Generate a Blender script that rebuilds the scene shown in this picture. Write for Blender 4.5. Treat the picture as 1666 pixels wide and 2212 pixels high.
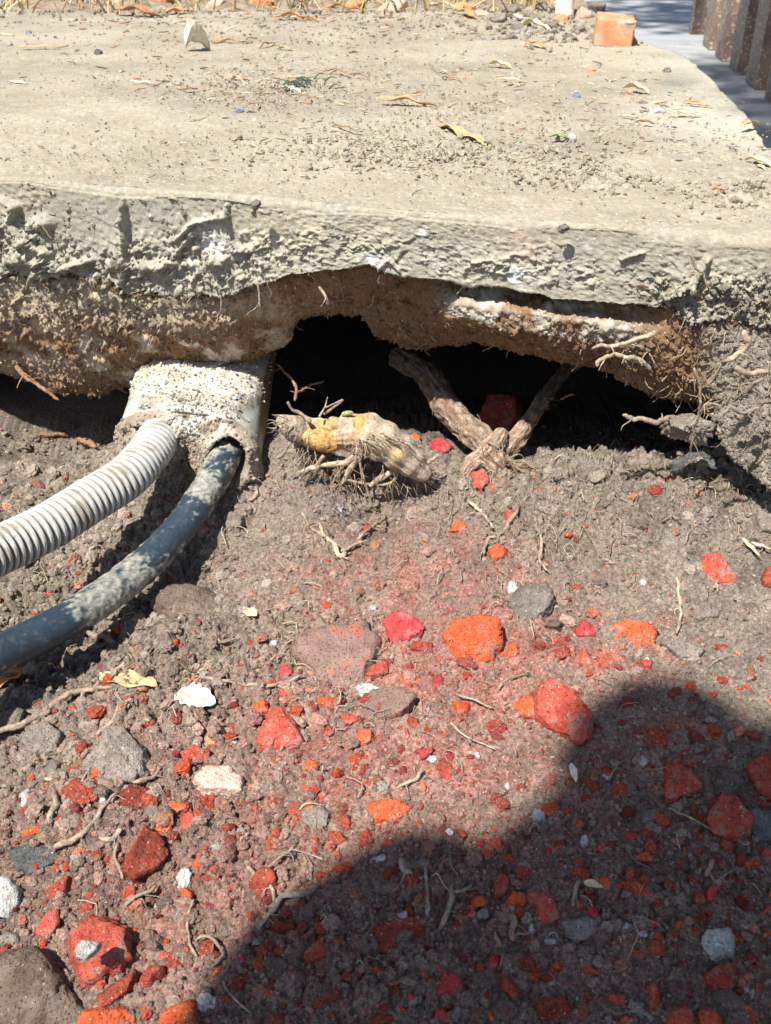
import bpy, bmesh, math, random
import numpy as np
from mathutils import Vector
R = math.radians
S = bpy.context.scene
for o in list(bpy.data.objects): bpy.data.objects.remove(o)
C = S.collection
# ------------------------------------------------------------------ camera, sky, sun
F = 2150.0; TH = R(32.0); H = 0.231                # focal length in units of the 1666x2212 view, pitch, height over slab top
cd = bpy.data.cameras.new('camera'); cam = bpy.data.objects.new('camera', cd); C.objects.link(cam)
cam.location = (0, 0, H); cam.rotation_euler = (R(90) - TH, 0, 0)
cd.sensor_fit = 'VERTICAL'; cd.sensor_height = 36; cd.sensor_width = 27; cd.lens = F / 2212 * 36
cd.clip_start = 0.01; cd.clip_end = 400
cd.dof.use_dof = True; cd.dof.focus_distance = 0.86; cd.dof.aperture_fstop = 19
S.camera = cam
LD = Vector((0.36, 0.50, -1.0)).normalized()      # direction the sunlight travels
sd = bpy.data.lights.new('sun', 'SUN'); sd.energy = 5.0; sd.angle = R(0.9); sd.color = (1.0, 0.965, 0.885)
sun = bpy.data.objects.new('sun', sd); C.objects.link(sun); sun.rotation_euler = LD.to_track_quat('-Z', 'Y').to_euler()
w = bpy.data.worlds.new('World'); S.world = w; w.use_nodes = True
nt = w.node_tree; bg = nt.nodes['Background']; sky = nt.nodes.new('ShaderNodeTexSky'); sky.sky_type = 'NISHITA'
sky.sun_disc = False; sky.sun_elevation = math.asin(-LD.z); sky.sun_rotation = math.atan2(-LD.x, -LD.y)
nt.links.new(sky.outputs[0], bg.inputs[0]); bg.inputs[1].default_value = 0.080
S.view_settings.view_transform = 'Standard'; S.view_settings.look = 'None'
S.view_settings.exposure = 0.76; S.view_settings.gamma = 1; S.view_settings.use_curve_mapping = False
S.render.resolution_x = 771; S.render.resolution_y = 1024

# ------------------------------------------------------------------ numeric helpers
rng = np.random.default_rng(7); random.seed(7)
ct, st = math.cos(TH), math.sin(TH)
def ray(u, v):
    a = (u - 833.0) / F; b = (1106.0 - v) / F
    return np.array([a, ct + b * st, -st + b * ct])
def at(u, v, Y):                                   # pixel direction met with the upright plane y = Y
    d = ray(u, v); t = Y / d[1]
    return np.array([d[0] * t, Y, H + d[2] * t])
def atz(u, v, z=0.0):
    d = ray(u, v); t = (z - H) / d[2]
    return np.array([d[0] * t, d[1] * t, z])
def atf(u, v, off=0.0):                            # met with the slab's front plane, off metres behind it
    d = ray(u, v); t = (0.86 + off) / (d[1] + 0.295 * d[0])
    return np.array([d[0] * t, d[1] * t, H + d[2] * t])
def proj(x, y, z):
    zc = y * ct + (H - z) * st
    yc = y * st - (H - z) * ct
    zc = np.where(zc > 0.05, zc, 0.05)
    return 833 + F * x / zc, 1106 - F * yc / zc
def hsh(ix, iy, iz, s=0):
    n = (ix.astype(np.int64) * 374761393 + iy.astype(np.int64) * 668265263 + iz.astype(np.int64) * 2147483647 + s * 974634777) & 0xffffffff
    n = ((n ^ (n >> 13)) * 1274126177) & 0xffffffff
    n = ((n ^ (n >> 16)) * 2246822519) & 0xffffffff
    return ((n ^ (n >> 15)) & 0xffffff) / float(0xffffff)
def vn(P, s=0):
    i = np.floor(P).astype(np.int64); f = P - i; f = f * f * (3 - 2 * f)
    x, y, z = i[:, 0], i[:, 1], i[:, 2]; r = 0
    for dx in (0, 1):
        wx = f[:, 0] if dx else 1 - f[:, 0]
        for dy in (0, 1):
            wy = f[:, 1] if dy else 1 - f[:, 1]
            for dz in (0, 1):
                wz = f[:, 2] if dz else 1 - f[:, 2]
                r = r + hsh(x + dx, y + dy, z + dz, s) * wx * wy * wz
    return r * 2 - 1
def fbm(P, sc, oc=4, s=0, g=0.5):
    r = 0; a = 1.0; t = 0
    for k in range(oc):
        r = r + a * vn(P * sc + 17.3 * k, s + k); t += a; a *= g; sc *= 2.03
    return r / t
def worley(P, sc, s=0, two=False):                 # F1 (0..1) and the id value of the nearest cell; two = flat grid
    Q = P * sc; i = np.floor(Q).astype(np.int64)
    b = np.full(len(P), 9.0); b2 = np.full(len(P), 9.0); c = np.zeros(len(P))
    for dx in (-1, 0, 1):
        for dy in (-1, 0, 1):
            for dz in ((0,) if two else (-1, 0, 1)):
                x, y, z = i[:, 0] + dx, i[:, 1] + dy, i[:, 2] + dz
                d = (x + hsh(x, y, z, s + 1) - Q[:, 0]) ** 2 + (y + hsh(x, y, z, s + 2) - Q[:, 1]) ** 2
                if not two: d = d + (z + hsh(x, y, z, s + 3) - Q[:, 2]) ** 2
                m = d < b
                b2 = np.where(m, b, np.minimum(b2, d)); c = np.where(m, hsh(x, y, z, s + 4), c); b = np.where(m, d, b)
    return np.sqrt(b), c, np.sqrt(b2)
def sm(a, b, x): t = np.clip((x - a) / (b - a), 0, 1); return t * t * (3 - 2 * t)
def blob(u, v, u0, v0, su, sv): return np.exp(-((u - u0) / su) ** 2 - ((v - v0) / sv) ** 2)

# ------------------------------------------------------------------ materials
def nodes(name, rough=0.9, spec=0.25):
    m = bpy.data.materials.new(name); m.use_nodes = True; t = m.node_tree; p = t.nodes['Principled BSDF']
    p.inputs['Roughness'].default_value = rough; p.inputs['Specular IOR Level'].default_value = spec
    return m, t, p
def tex(t, scale, detail=6, rough=0.6, kind='ShaderNodeTexNoise', src='Object'):
    tc = t.nodes.new('ShaderNodeTexCoord'); n = t.nodes.new(kind); n.inputs['Scale'].default_value = scale
    if kind == 'ShaderNodeTexNoise': n.inputs['Detail'].default_value = detail; n.inputs['Roughness'].default_value = rough
    t.links.new(tc.outputs[src], n.inputs['Vector']); return n
def ramp(t, fac, stops):
    r = t.nodes.new('ShaderNodeValToRGB'); e = r.color_ramp.elements
    while len(e) < len(stops): e.new(0.5)
    for q, (p, c) in zip(e, stops): q.position = p; q.color = (c[0], c[1], c[2], 1) if len(c) > 2 else (c[0],) * 3 + (1,)
    t.links.new(fac, r.inputs[0]); return r.outputs[0]
def mix(t, fac, a, b, mode='MIX'):
    n = t.nodes.new('ShaderNodeMix'); n.data_type = 'RGBA'; n.blend_type = mode
    for sck, val in ((n.inputs[0], fac), (n.inputs[6], a), (n.inputs[7], b)):
        if hasattr(val, 'is_output'): t.links.new(val, sck)
        elif isinstance(val, (int, float)): sck.default_value = val
        else: sck.default_value = (*val, 1)
    return n.outputs[2]
def bump(t, p, hs, dist=0.001, strength=1.0):
    prev = None
    for h, d in hs:
        b = t.nodes.new('ShaderNodeBump'); b.inputs['Distance'].default_value = d; b.inputs['Strength'].default_value = strength
        t.links.new(h, b.inputs['Height'])
        if prev: t.links.new(prev, b.inputs['Normal'])
        prev = b.outputs[0]
    t.links.new(prev, p.inputs['Normal'])
def vmat(name, var=0.35, b1=(260, .0012), b2=(900, .0006), rough=0.92, spec=0.2, speck=None):
    m, t, p = nodes(name, rough, spec)
    a = t.nodes.new('ShaderNodeAttribute'); a.attribute_name = 'Col'
    n = tex(t, b1[0], 8, 0.65); n2 = tex(t, b2[0], 3, 0.6)
    v1 = ramp(t, n.outputs[0], [(0.3, (1 - var,)), (0.7, (1 + var,))])
    c = mix(t, 1.0, a.outputs[0], v1, 'MULTIPLY')
    if speck:
        n3 = tex(t, speck[0], 1, 0.5); f = ramp(t, n3.outputs[0], [(speck[1], (0,)), (speck[1] + .03, (1,))])
        c = mix(t, f, c, speck[2])
    t.links.new(c, p.inputs['Base Color'])
    bump(t, p, [(n.outputs[0], b1[1]), (n2.outputs[0], b2[1])])
    return m
def omat(name, c1, c2, c3=None, sc=120, rough=0.92, spec=0.15, bd=0.003, speck=None, dust=0.0, rnd=0.25, c3at=0.62, b2=520, bd2=.0014, dustc=(.24, .19, .165)):
    m, t, p = nodes(name, rough, spec)
    n = tex(t, sc, 8, 0.62); nb = tex(t, b2, 4, 0.6)
    c = ramp(t, n.outputs[0], [(0.35, c1), (0.62, c2)])
    if c3:
        n3 = tex(t, sc * .55, 6, 0.7); c = mix(t, ramp(t, n3.outputs[0], [(c3at, (0,)), (c3at + .07, (1,))]), c, c3)
    if dust > 0:
        n4 = tex(t, sc * .8, 8, 0.75); c = mix(t, ramp(t, n4.outputs[0], [(.64 - dust * .3, (0,)), (.72 - dust * .3, (min(1, .55 + dust * .4),))]), c, dustc)
    if speck:
        n5 = tex(t, speck[0], 1, 0.5); c = mix(t, ramp(t, n5.outputs[0], [(speck[1], (0,)), (speck[1] + .03, (1,))]), c, speck[2])
    oi = t.nodes.new('ShaderNodeObjectInfo')
    c = mix(t, 1.0, c, ramp(t, oi.outputs['Random'], [(0, (1 - rnd,)), (1, (1 + rnd,))]), 'MULTIPLY')
    t.links.new(c, p.inputs['Base Color'])
    vo = t.nodes.new('ShaderNodeTexVoronoi'); vo.inputs['Scale'].default_value = 480 if sc >= 60 else sc * 4; tcv = t.nodes.new('ShaderNodeTexCoord'); t.links.new(tcv.outputs['Object'], vo.inputs['Vector'])
    pits = ramp(t, vo.outputs['Distance'], [(0.0, (0,)), (.35, (1,))])
    bump(t, p, [(n.outputs[0], bd), (nb.outputs[0], bd2)] + ([(pits, bd2 * .8)] if sc >= 60 and bd > .001 else []))
    return m
M = {}
M['slab'] = vmat('dusty_concrete', .22, (190, .0008), (900, .0005), speck=(420, .70, (.62, .58, .5)))
M['soil'] = vmat('crumbly_soil', .6, (330, .0035), (1100, .0016), speck=(900, .705, (.55, .5, .45)))
M['crumb'] = vmat('soil_crumbs', .5, (500, .0022), (1500, .001), speck=(1100, .70, (.55, .5, .45)))
M['wood'] = vmat('root_bark', .4, (420, .0012), (1300, .0005))
M['red'] = omat('red_scoria', (.34, .060, .040), (.50, .105, .070), (.42, .20, .13), 95, dust=.45, speck=(520, .705, (.70, .42, .25)))
M['redb'] = omat('bright_orange_scoria', (.48, .082, .030), (.64, .125, .050), (.55, .20, .10), 95, dust=.4, speck=(500, .71, (.75, .45, .28)), rnd=.1)
M['redd'] = omat('dark_red_scoria', (.17, .04, .028), (.34, .07, .04), (.45, .10, .04), 95, dust=.3, speck=(520, .70, (.6, .4, .3)))
M['crim'] = omat('crimson_scoria', (.36, .04, .04), (.52, .075, .08), (.52, .12, .08), 95, dust=.35, rnd=.15)
M['dred'] = omat('dust_coated_scoria', (.20, .125, .105), (.29, .19, .155), (.42, .12, .07), 70, c3at=.56, dust=.35, rnd=.12)
M['grey'] = omat('grey_stone', (.15, .125, .105), (.26, .22, .19), (.34, .29, .25), 80, dust=.2, speck=(600, .70, (.5, .45, .4)), rnd=.2)
M['dgrey'] = omat('dark_grey_stone', (.085, .085, .085), (.14, .14, .135), None, 80, dust=.1, rnd=.15, speck=(700, .71, (.35, .33, .3)))
M['brown'] = omat('brown_stone', (.105, .075, .058), (.19, .14, .11), (.15, .15, .14), 60, dust=.15, rnd=.1, speck=(500, .7, (.4, .3, .26)))
M['white'] = omat('white_mortar', (.36, .34, .31), (.58, .57, .54), (.22, .20, .18), 160, c3at=.58, rnd=.12)
M['grit'] = omat('grey_mortar', (.30, .28, .26), (.52, .50, .47), None, 160)
M['pink'] = omat('pinkish_tan_stone', (.50, .30, .24), (.62, .47, .38), (.40, .17, .12), 90, rnd=.1)
M['ochre'] = omat('ochre_stone', (.50, .22, .10), (.62, .36, .20), (.60, .11, .05), 110, c3at=.55, rnd=.1)
M['leaf_tan'] = omat('dry_tan_leaf', (.42, .28, .14), (.60, .44, .25), (.30, .15, .07), 130, rough=.6, bd=.0004, rnd=.15)
M['leaf_brown'] = omat('dry_brown_leaf', (.22, .10, .045), (.38, .20, .10), (.5, .33, .2), 130, rough=.6, bd=.0004, rnd=.2)
M['leaf_yel'] = omat('dry_yellow_leaf', (.66, .52, .27), (.78, .67, .42), (.5, .34, .15), 150, rough=.6, bd=.0004, rnd=.1)
M['leaf_pale'] = omat('bleached_leaf', (.66, .60, .46), (.80, .75, .62), (.32, .22, .13), 160, c3at=.6, rough=.6, bd=.0004, rnd=.1)
M['leaf_green'] = omat('green_leaf_scrap', (.10, .20, .06), (.18, .30, .10), None, 100, rough=.5, bd=.0003)
M['leaf_orange'] = omat('orange_brown_leaf', (.50, .20, .07), (.62, .32, .14), (.3, .14, .06), 120, rough=.6, bd=.0004, rnd=.1)
M['brick'] = omat('orange_brick', (.48, .22, .12), (.58, .29, .155), (.46, .34, .25), 40, c3at=.50, rnd=.12, bd=.001)
M['blue'] = omat('blue_grey_chip', (.10, .13, .20), (.20, .24, .32), None, 100)
M['hole'] = omat('dark_crack', (.02, .015, .01), (.03, .02, .015), None, 100)

def finish(name, me, mat, parent=None, label=None, cat=None, group=None, kind=None):
    o = bpy.data.objects.new(name, me); C.objects.link(o)
    if mat is not None and not me.materials: me.materials.append(mat)
    if parent is not None: o.parent = parent
    return tag(o, label, cat, group, kind)
def tag(o, label=None, cat=None, group=None, kind=None):
    for k, q in (('label', label), ('category', cat), ('group', group), ('kind', kind)):
        if q: o[k] = q
    return o
def mesh(name, V, Fc, col=None, smooth=True):
    V = np.asarray(V, dtype=np.float32); Fc = np.asarray(Fc, dtype=np.int32); me = bpy.data.meshes.new(name)
    n = Fc.shape[1]; me.vertices.add(len(V)); me.vertices.foreach_set('co', V.ravel())
    me.loops.add(Fc.size); me.loops.foreach_set('vertex_index', Fc.ravel())
    me.polygons.add(len(Fc)); me.polygons.foreach_set('loop_start', np.arange(0, Fc.size, n, dtype=np.int32))
    me.update(calc_edges=True)
    me.polygons.foreach_set('use_smooth', np.full(len(Fc), smooth))
    if col is not None:
        a = me.color_attributes.new('Col', 'FLOAT_COLOR', 'POINT')
        a.data.foreach_set('color', np.hstack([np.clip(col, 0, 1), np.ones((len(V), 1))]).astype(np.float32).ravel())
    return me
def empty(name, loc, label, cat, group=None):
    o = bpy.data.objects.new(name, None); C.objects.link(o); o.location = [float(q) for q in loc]; o.empty_display_size = .02
    return tag(o, label, cat, group)
def gridfaces(nr, nc):
    a = np.arange(nr * nc).reshape(nr, nc)
    return np.stack([a[:-1, :-1], a[:-1, 1:], a[1:, 1:], a[1:, :-1]], -1).reshape(-1, 4)
def gnormals(P):                                   # P (r,c,3)
    a = np.gradient(P, axis=0); b = np.gradient(P, axis=1); n = np.cross(b, a)
    return n / np.maximum(np.linalg.norm(n, axis=2, keepdims=True), 1e-9)

# ------------------------------------------------------------------ soil surface (smooth base first, relief after)
MOUNDS = [ # u, v, radius, height
 (180, 1230, .10, -.030), (440, 1180, .045, -.028), (60, 1290, .06, -.018), (840, 1085, .038, -.036), (650, 1010, .032, .022), (560, 1100, .03, -.018),
 (1250, 1060, .07, .010), (1450, 1130, .09, .016), (1600, 1060, .07, .028), (400, 1330, .03, .010), (300, 1460, .05, .007),
 (680, 1130, .035, .006), (1180, 1180, .04, .008), (150, 1650, .05, .008), (1050, 1010, .03, -.016), (930, 940, .03, .004),
 (80, 880, .09, -.085), (215, 885, .055, -.06), (60, 1000, .04, .008), (1040, 1240, .03, .004), (620, 1960, .05, .006), (1630, 1900, .06, .008)]
_m = [(*atz(u, v, -.27)[:2], r, h) for u, v, r, h in MOUNDS]
def base_z(x, y):
    x = np.asarray(x, float); y = np.asarray(y, float); t = y + .295 * np.clip(x, -1, .45)
    z = np.interp(t, [-60, -3, -.6, .1, .33, .50, .65, .78, .86, .92, 1.0, 1.15, 1.4, 1.7], [-.33, -.34, -.35, -.342, -.33, -.308, -.287, -.270, -.258, -.262, -.285, -.295, -.27, -.2])
    for mx, my, r, h in _m: z = z + h * np.exp(-((x - mx) ** 2 + (y - my) ** 2) / r ** 2)
    z = z + (.14 * sm(.27, .60, x) * sm(.30, .75, t) + .08 * sm(.6, 1.2, x)) * sm(1.06, .96, y)
    return z
def hit(u, v, h=0.0):
    d = ray(u, v); t = np.arange(.2, 2.2, .0015); p = d[None] * t[:, None]; p[:, 2] += H
    k = np.argmax(p[:, 2] < base_z(p[:, 0], p[:, 1]) + h)
    return p[k].copy()

def axis(parts):
    out = []
    for a, b, s in parts: out.append(np.arange(a, b - 1e-9, s))
    out.append([parts[-1][1]]); return np.concatenate(out)
sx = axis([(-60, -4, 14), (-4, -.9, .31), (-.9, -.60, .02), (-.60, -.46, .004), (-.46, .44, .0015), (.44, .56, .004), (.56, .8, .012), (.8, 4, .32), (4, 60, 14)])
sy = axis([(-60, -4, 14), (-4, 0, .4), (0, .16, .02), (.16, .28, .004), (.28, 1.0, .0015), (1.0, 1.55, .012)])
X, Y = np.meshgrid(sx, sy); xf, yf = X.ravel(), Y.ravel()
Z = base_z(xf, yf); P2 = np.stack([xf, yf, np.zeros_like(xf)], 1)
U_, V_ = proj(xf, yf, Z)
fine = (xf > -.62) & (xf < .58) & (yf > .12) & (yf < 1.1)
D = np.zeros_like(Z); Pf = P2[fine]; uf, vf = U_[fine], V_[fine]
rough = .55 + .45 * fbm(Pf, 9, 3, 5)
smooth_zone = blob(uf, vf, 900, 1230, 240, 110) + .8 * blob(uf, vf, 1420, 1560, 170, 90) + .5 * blob(uf, vf, 1000, 1640, 200, 120) + .5 * blob(uf, vf, 1150, 1420, 200, 80)
rough = np.clip(rough * (1 - .75 * np.clip(smooth_zone, 0, 1)), .1, 1)
clump = 1.2 * blob(uf, vf, 350, 1350, 330, 220) + 1.3 * blob(uf, vf, 1300, 1060, 380, 120) + 1.1 * blob(uf, vf, 200, 1750, 350, 350) + .45 + .5 * blob(uf, vf, 1000, 2000, 700, 250)
Pw = Pf + .0025 * np.stack([fbm(Pf, 160, 2, 1), fbm(Pf, 160, 2, 2), 0 * uf], 1)
d = .0022 * fbm(Pf, 28, 4, 3)
cellid = None
for sc, am, s, pw in ((46, .0095, 10, 1.2), (100, .0068, 20, 1.), (215, .0042, 30, .7), (430, .0020, 35, .5)):
    f1, cid, f2 = worley(Pw, sc, s, True)
    hgt = np.clip(1 - (f1 / .72) ** 2, 0, 1) ** .5
    pres = sm(.35, .75, cid)
    d = d + am * 1.25 * (hgt - .45) * pres * rough ** pw * np.clip(clump + .35, 0, 2.1)
    if cellid is None: cellid = cid
D[fine] = d + .006 * np.clip(clump - .3, 0, 1) * fbm(Pf, 60, 4, 12) - .005 * sm(.10, .0, np.abs(fbm(Pf, 55, 4, 9))) * rough + .0011 * fbm(Pf, 420, 3, 8)
Z = Z + D
soilZ = Z.reshape(X.shape)
def soil_z(x, y):
    x = np.asarray(x, float); y = np.asarray(y, float)
    i = np.clip(np.searchsorted(sx, x) - 1, 0, len(sx) - 2); j = np.clip(np.searchsorted(sy, y) - 1, 0, len(sy) - 2)
    a = (x - sx[i]) / (sx[i + 1] - sx[i]); b = (y - sy[j]) / (sy[j + 1] - sy[j])
    return (soilZ[j, i] * (1 - a) + soilZ[j, i + 1] * a) * (1 - b) + (soilZ[j + 1, i] * (1 - a) + soilZ[j + 1, i + 1] * a) * b
def soil_colour(u, v, P, s=0):
    n = fbm(P, 14, 4, 40)[:, None]; n2 = fbm(P, 60, 3, 44)[:, None]
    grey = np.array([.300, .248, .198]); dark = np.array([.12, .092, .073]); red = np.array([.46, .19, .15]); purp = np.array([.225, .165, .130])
    c = grey * (1 + .28 * n)
    c = c * (1 - .35 * sm(.1, .5, n2)) + dark * .35 * sm(.1, .5, n2)
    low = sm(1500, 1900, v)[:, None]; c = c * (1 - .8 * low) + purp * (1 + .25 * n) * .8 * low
    k = .60 * blob(u, v, 900, 1250, 280, 110) + .70 * blob(u, v, 1000, 1420, 300, 130) + .62 * blob(u, v, 900, 1620, 400, 160) + .40 * blob(u, v, 450, 1900, 380, 280) + .2 * blob(u, v, 1200, 1950, 400, 280)
    k = np.clip(k[:, None] * (.45 + .9 * sm(-.25, .3, n2 + .5 * fbm(P, 170, 3, 47)[:, None])), 0, .75); c = c * (1 - k) + red * (1 + .2 * n) * k
    k = np.clip(.9 * blob(u, v, 1330, 1430, 90, 25) + 1.0 * blob(u, v, 1370, 1360, 60, 30) + .9 * blob(u, v, 1480, 1600, 90, 45) + .8 * blob(u, v, 1440, 1650, 30, 60), 0, 1)[:, None] * sm(-.05, .2, n2)
    c = c * (1 - k) + np.array([.55, .10, .04]) * k
    inside = sm(.93, 1.0, P[:, 1] + .295 * P[:, 0])[:, None]; c = c * (1 - .5 * inside)  # soil painted darker inside the hollow: moister earth, and deepens its shade
    return c
col = np.tile(np.array([.17, .14, .12]), (len(Z), 1))
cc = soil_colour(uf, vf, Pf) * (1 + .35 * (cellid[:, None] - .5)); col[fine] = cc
finish('soil', mesh('soil', np.stack([xf, yf, Z], 1), gridfaces(len(sy), len(sx)), col), M['soil'], kind='structure')

# ------------------------------------------------------------------ pavement slab: top, front face, rotten underside, cavity ceiling
def curve(tab, off):                               # image curve -> (x, z) on the plane off metres behind the front
    p = np.array([atf(u, v, o if off is None else off) for u, v, o in tab]); return p[:, 0], p[:, 2]
LIP = [(-500, 600, 0), (0, 605, 0), (120, 600, 0), (220, 610, 0), (330, 632, 0), (420, 645, 0), (500, 640, 0), (560, 618, 0), (620, 600, 0), (700, 592, 0), (760, 582, 0), (800, 570, 0), (850, 590, 0), (900, 604, 0), (1000, 612, 0), (1100, 626, 0), (1200, 640, 0), (1300, 650, 0), (1390, 652, 0), (1440, 665, 0), (1500, 690, 0), (1666, 700, 0), (2200, 700, 0)]
# how far the gap under the lip cuts in, and where it ends
GAP = [(-500, .001), (0, .001), (400, .002), (560, .012), (650, .016), (760, .024), (900, .036), (1100, .040), (1300, .036), (1400, .022), (1460, .002), (1560, .0), (2200, .0)]
LED = [(-500, 640, .004), (0, 640, .004), (400, 665, .006), (560, 650, .02), (650, 640, .03), (760, 625, .035), (850, 640, .040), (920, 655, .034), (1000, 658, .005), (1100, 672, .004), (1200, 684, .004), (1300, 700, .004), (1400, 720, .006), (1470, 740, .004), (1560, 760, .0), (1666, 760, -.004), (2200, 760, -.004)]
LEDb = [(-500, 670, .007), (0, 680, .008), (400, 700, .012), (560, 672, .026), (650, 655, .036), (760, 645, .045), (850, 665, .052), (920, 690, .045), (1000, 684, .008), (1100, 704, .007), (1200, 722, .007), (1300, 738, .007), (1400, 760, .009), (1470, 800, .008), (1560, 850, .0), (1666, 850, -.012), (2200, 850, -.012)]
BOT = [(-500, 780, .05), (0, 802, .050), (60, 830, .052), (130, 850, .056), (200, 852, .060), (280, 842, .066), (350, 828, .070), (420, 818, .072), (500, 805, .072), (560, 768, .072), (625, 746, .072), (650, 700, .072), (700, 680, .074), (780, 682, .076), (805, 716, .080), (860, 745, .080), (900, 750, .080), (940, 742, .078), (1050, 745, .070), (1150, 765, .062), (1220, 772, .056), (1280, 792, .050), (1350, 826, .044), (1400, 845, .040), (1460, 862, .034), (1505, 868, .030), (1535, 900, .012), (1580, 990, -.02), (1666, 1060, -.04), (2200, 1100, -.05)]
kx = {}
def kz(tab):
    x, z = curve(tab, None); o = np.array([q[2] for q in tab]); return x, z, o
lx, lz, _ = kz(LIP); ex, ez, eo = kz(LED); fx_, fz_, fo = kz(LEDb); bx_, bz_, bo = kz(BOT)
gx = np.array([atf(u, 640, 0)[0] for u, g in GAP]); gv = np.array([g for u, g in GAP])
XR = 0.40
px = axis([(-2.2, -.9, .1), (-.9, -.46, .008), (-.46, .38, .0016), (.38, XR, .002)])
Yf = .86 - .295 * px
wob = .004 * fbm(np.stack([px, px * 0, px * 0], 1), 18, 3, 60)
z1 = np.interp(px, lx, lz) + (.005 + .008 * sm(-.1, -.22, px)) * fbm(np.stack([px, px * 0 + 3, px * 0], 1), 40, 4, 61)
zl, ol = np.interp(px, ex, ez), np.interp(px, ex, eo)
zl2, ol2 = np.interp(px, fx_, fz_), np.interp(px, fx_, fo)
zb, ob = np.interp(px, bx_, bz_) + .004 * fbm(np.stack([px, px * 0 + 8, px * 0], 1), 35, 4, 62), np.interp(px, bx_, bo)
gd = np.interp(px, gx, gv)
zl = np.minimum(zl, z1 - .004); zl2 = np.minimum(zl2, zl - .003); zb = np.minimum(zb, zl2 - .004)
re_ = .008 + .007 * fbm(np.stack([px, px * 0, px * 0], 1), 12, 3, 64)
rows = []; zone = []
def add(y, z, k): rows.append(np.stack([px, y, z], 1)); zone.append(k)
tops = np.concatenate([[2.6, 2.45], np.arange(2.4, 1.9, -.014), np.arange(1.9, 1.45, -.008), np.arange(1.45, 1.15, -.005), np.arange(1.15, .90, -.003)])
# top rows: y runs from far back to the edge, sheared into the edge line as it comes near
edge_t = np.linspace(0, 1, 150)
for yb in tops[:3]: add(np.full_like(px, yb), np.zeros_like(px), 0)
far_y = 2.36
for a in np.linspace(0, 1, 290):
    q = 1 - (1 - a) ** 1.9
    add(far_y + (Yf + re_ + .001 - far_y) * q, np.zeros_like(px), 0)
re_ = .008 + .007 * fbm(np.stack([px, px * 0, px * 0], 1), 12, 3, 64)
for a in np.linspace(6, 84, 14): add(Yf + .006 + (re_ - .006) - re_ * math.sin(R(a)), -re_ * (1 - math.cos(R(a))), 1)
for a in np.linspace(0, 1, 66): add(Yf + wob * a, -re_ + (z1 + re_) * a, 2)
for a in np.linspace(.12, 1, 12): add(Yf + wob + gd * a, z1 - .0015 * a, 3)
for a in np.linspace(.08, 1, 14): add(Yf + wob + gd + (ol - gd) * a ** 2, (z1 - .0015) + (zl - z1 + .0015) * a, 4)
for a in np.linspace(.08, 1, 16): add(Yf + wob * (1 - a) + ol + (ol2 - ol) * a, zl + (zl2 - zl) * a, 5)
for a in np.linspace(.02, 1, 64): add(Yf + ol2 + (ob - ol2) * a ** 1.15, zl2 + (zb - zl2) * a, 6)
for a in np.linspace(.04, 1, 30): add(Yf + ob + .62 * a ** 1.5, zb + .03 * math.sin(min(1, a * 2) * 1.57) - .25 * max(0, a - .6), 7)
G = np.array(rows); zone = np.array(zone); nr, nc = G.shape[:2]
# right-hand edge of the slab, irregular, then a broken side going down
ed = [(.60, .395), (.8, .395), (1.07, .400), (1.18, .420), (1.4, .452), (1.78, .490), (1.9, .470), (2.0, .462), (2.7, .47)]
def right_edge(y): return np.interp(y, [e[0] for e in ed], [e[1] for e in ed]) + .006 * fbm(np.stack([y, y * 0, y * 0], 1), 25, 4, 66)
tr = zone <= 2
fac = (G[..., 0] > .2) & tr[:, None]
xe = right_edge(G[..., 1].ravel()).reshape(nr, nc)
G[..., 0] = np.where(fac, .2 + (G[..., 0] - .2) * (xe - .2) / (XR - .2), G[..., 0])
Gf = G.reshape(-1, 3); Nn = gnormals(G); 
Nn = np.where(Nn[..., 1:2] * 0 + ((zone <= 1)[:, None, None] & (Nn[..., 2:3] < 0)), -Nn, Nn)
if Nn[10, 100, 2] < 0: Nn = -Nn
Nf = Nn.reshape(-1, 3); su, sv = proj(Gf[:, 0], Gf[:, 1], Gf[:, 2]); zz = np.repeat(zone, nc)
act = (Gf[:, 0] > -1.2) & (Gf[:, 1] < 2.5)
A = Gf[act]; ua, va, za = su[act], sv[act], zz[act]
is_top = (za == 0) | (za == 1); is_face = za == 2; is_und = za >= 3
rgh = np.zeros(len(A))
rgh = np.where(is_top, .10, rgh)
rgh = np.where(is_face, .10 + .60 * sm(440, 600, va) * sm(760, 300, ua) + .5 * blob(ua, va, 60, 500, 110, 90) + .6 * blob(ua, va, 410, 520, 110, 70) + .75 * sm(1330, 1480, ua) * sm(560, 640, va) + .35 * blob(ua, va, 1500, 560, 60, 40) + .3 * sm(40, 0, va - np.interp(ua, [l[0] for l in LIP], [l[1] for l in LIP]) + 45), rgh)
rgh = np.where(is_und, .40 + .28 * sm(450, 150, ua) + .25 * blob(ua, va, 300, 690, 200, 50), rgh)
rgh = np.where((za >= 4) & (za <= 5) & (ua > 900) & (ua < 1330), .4, rgh)
rgh *= 1 - .85 * blob(ua, va, 185, 470, 70, 85) * is_face
rgh *= np.where(is_face, .25 + .75 * sm(-.012, -.045, A[:, 2] + .02 * sm(700, 300, ua) * 1.0), 1); rgh = np.clip(rgh, 0, 1)
Aw = A + .003 * np.stack([fbm(A, 130, 2, 71), fbm(A, 130, 2, 72), fbm(A, 130, 2, 73)], 1)
f1, c1, f2 = worley(Aw, 42, 80); g1, d1, g2 = worley(Aw, 110, 90); h1, e1, h2 = worley(Aw, 240, 95)
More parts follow.
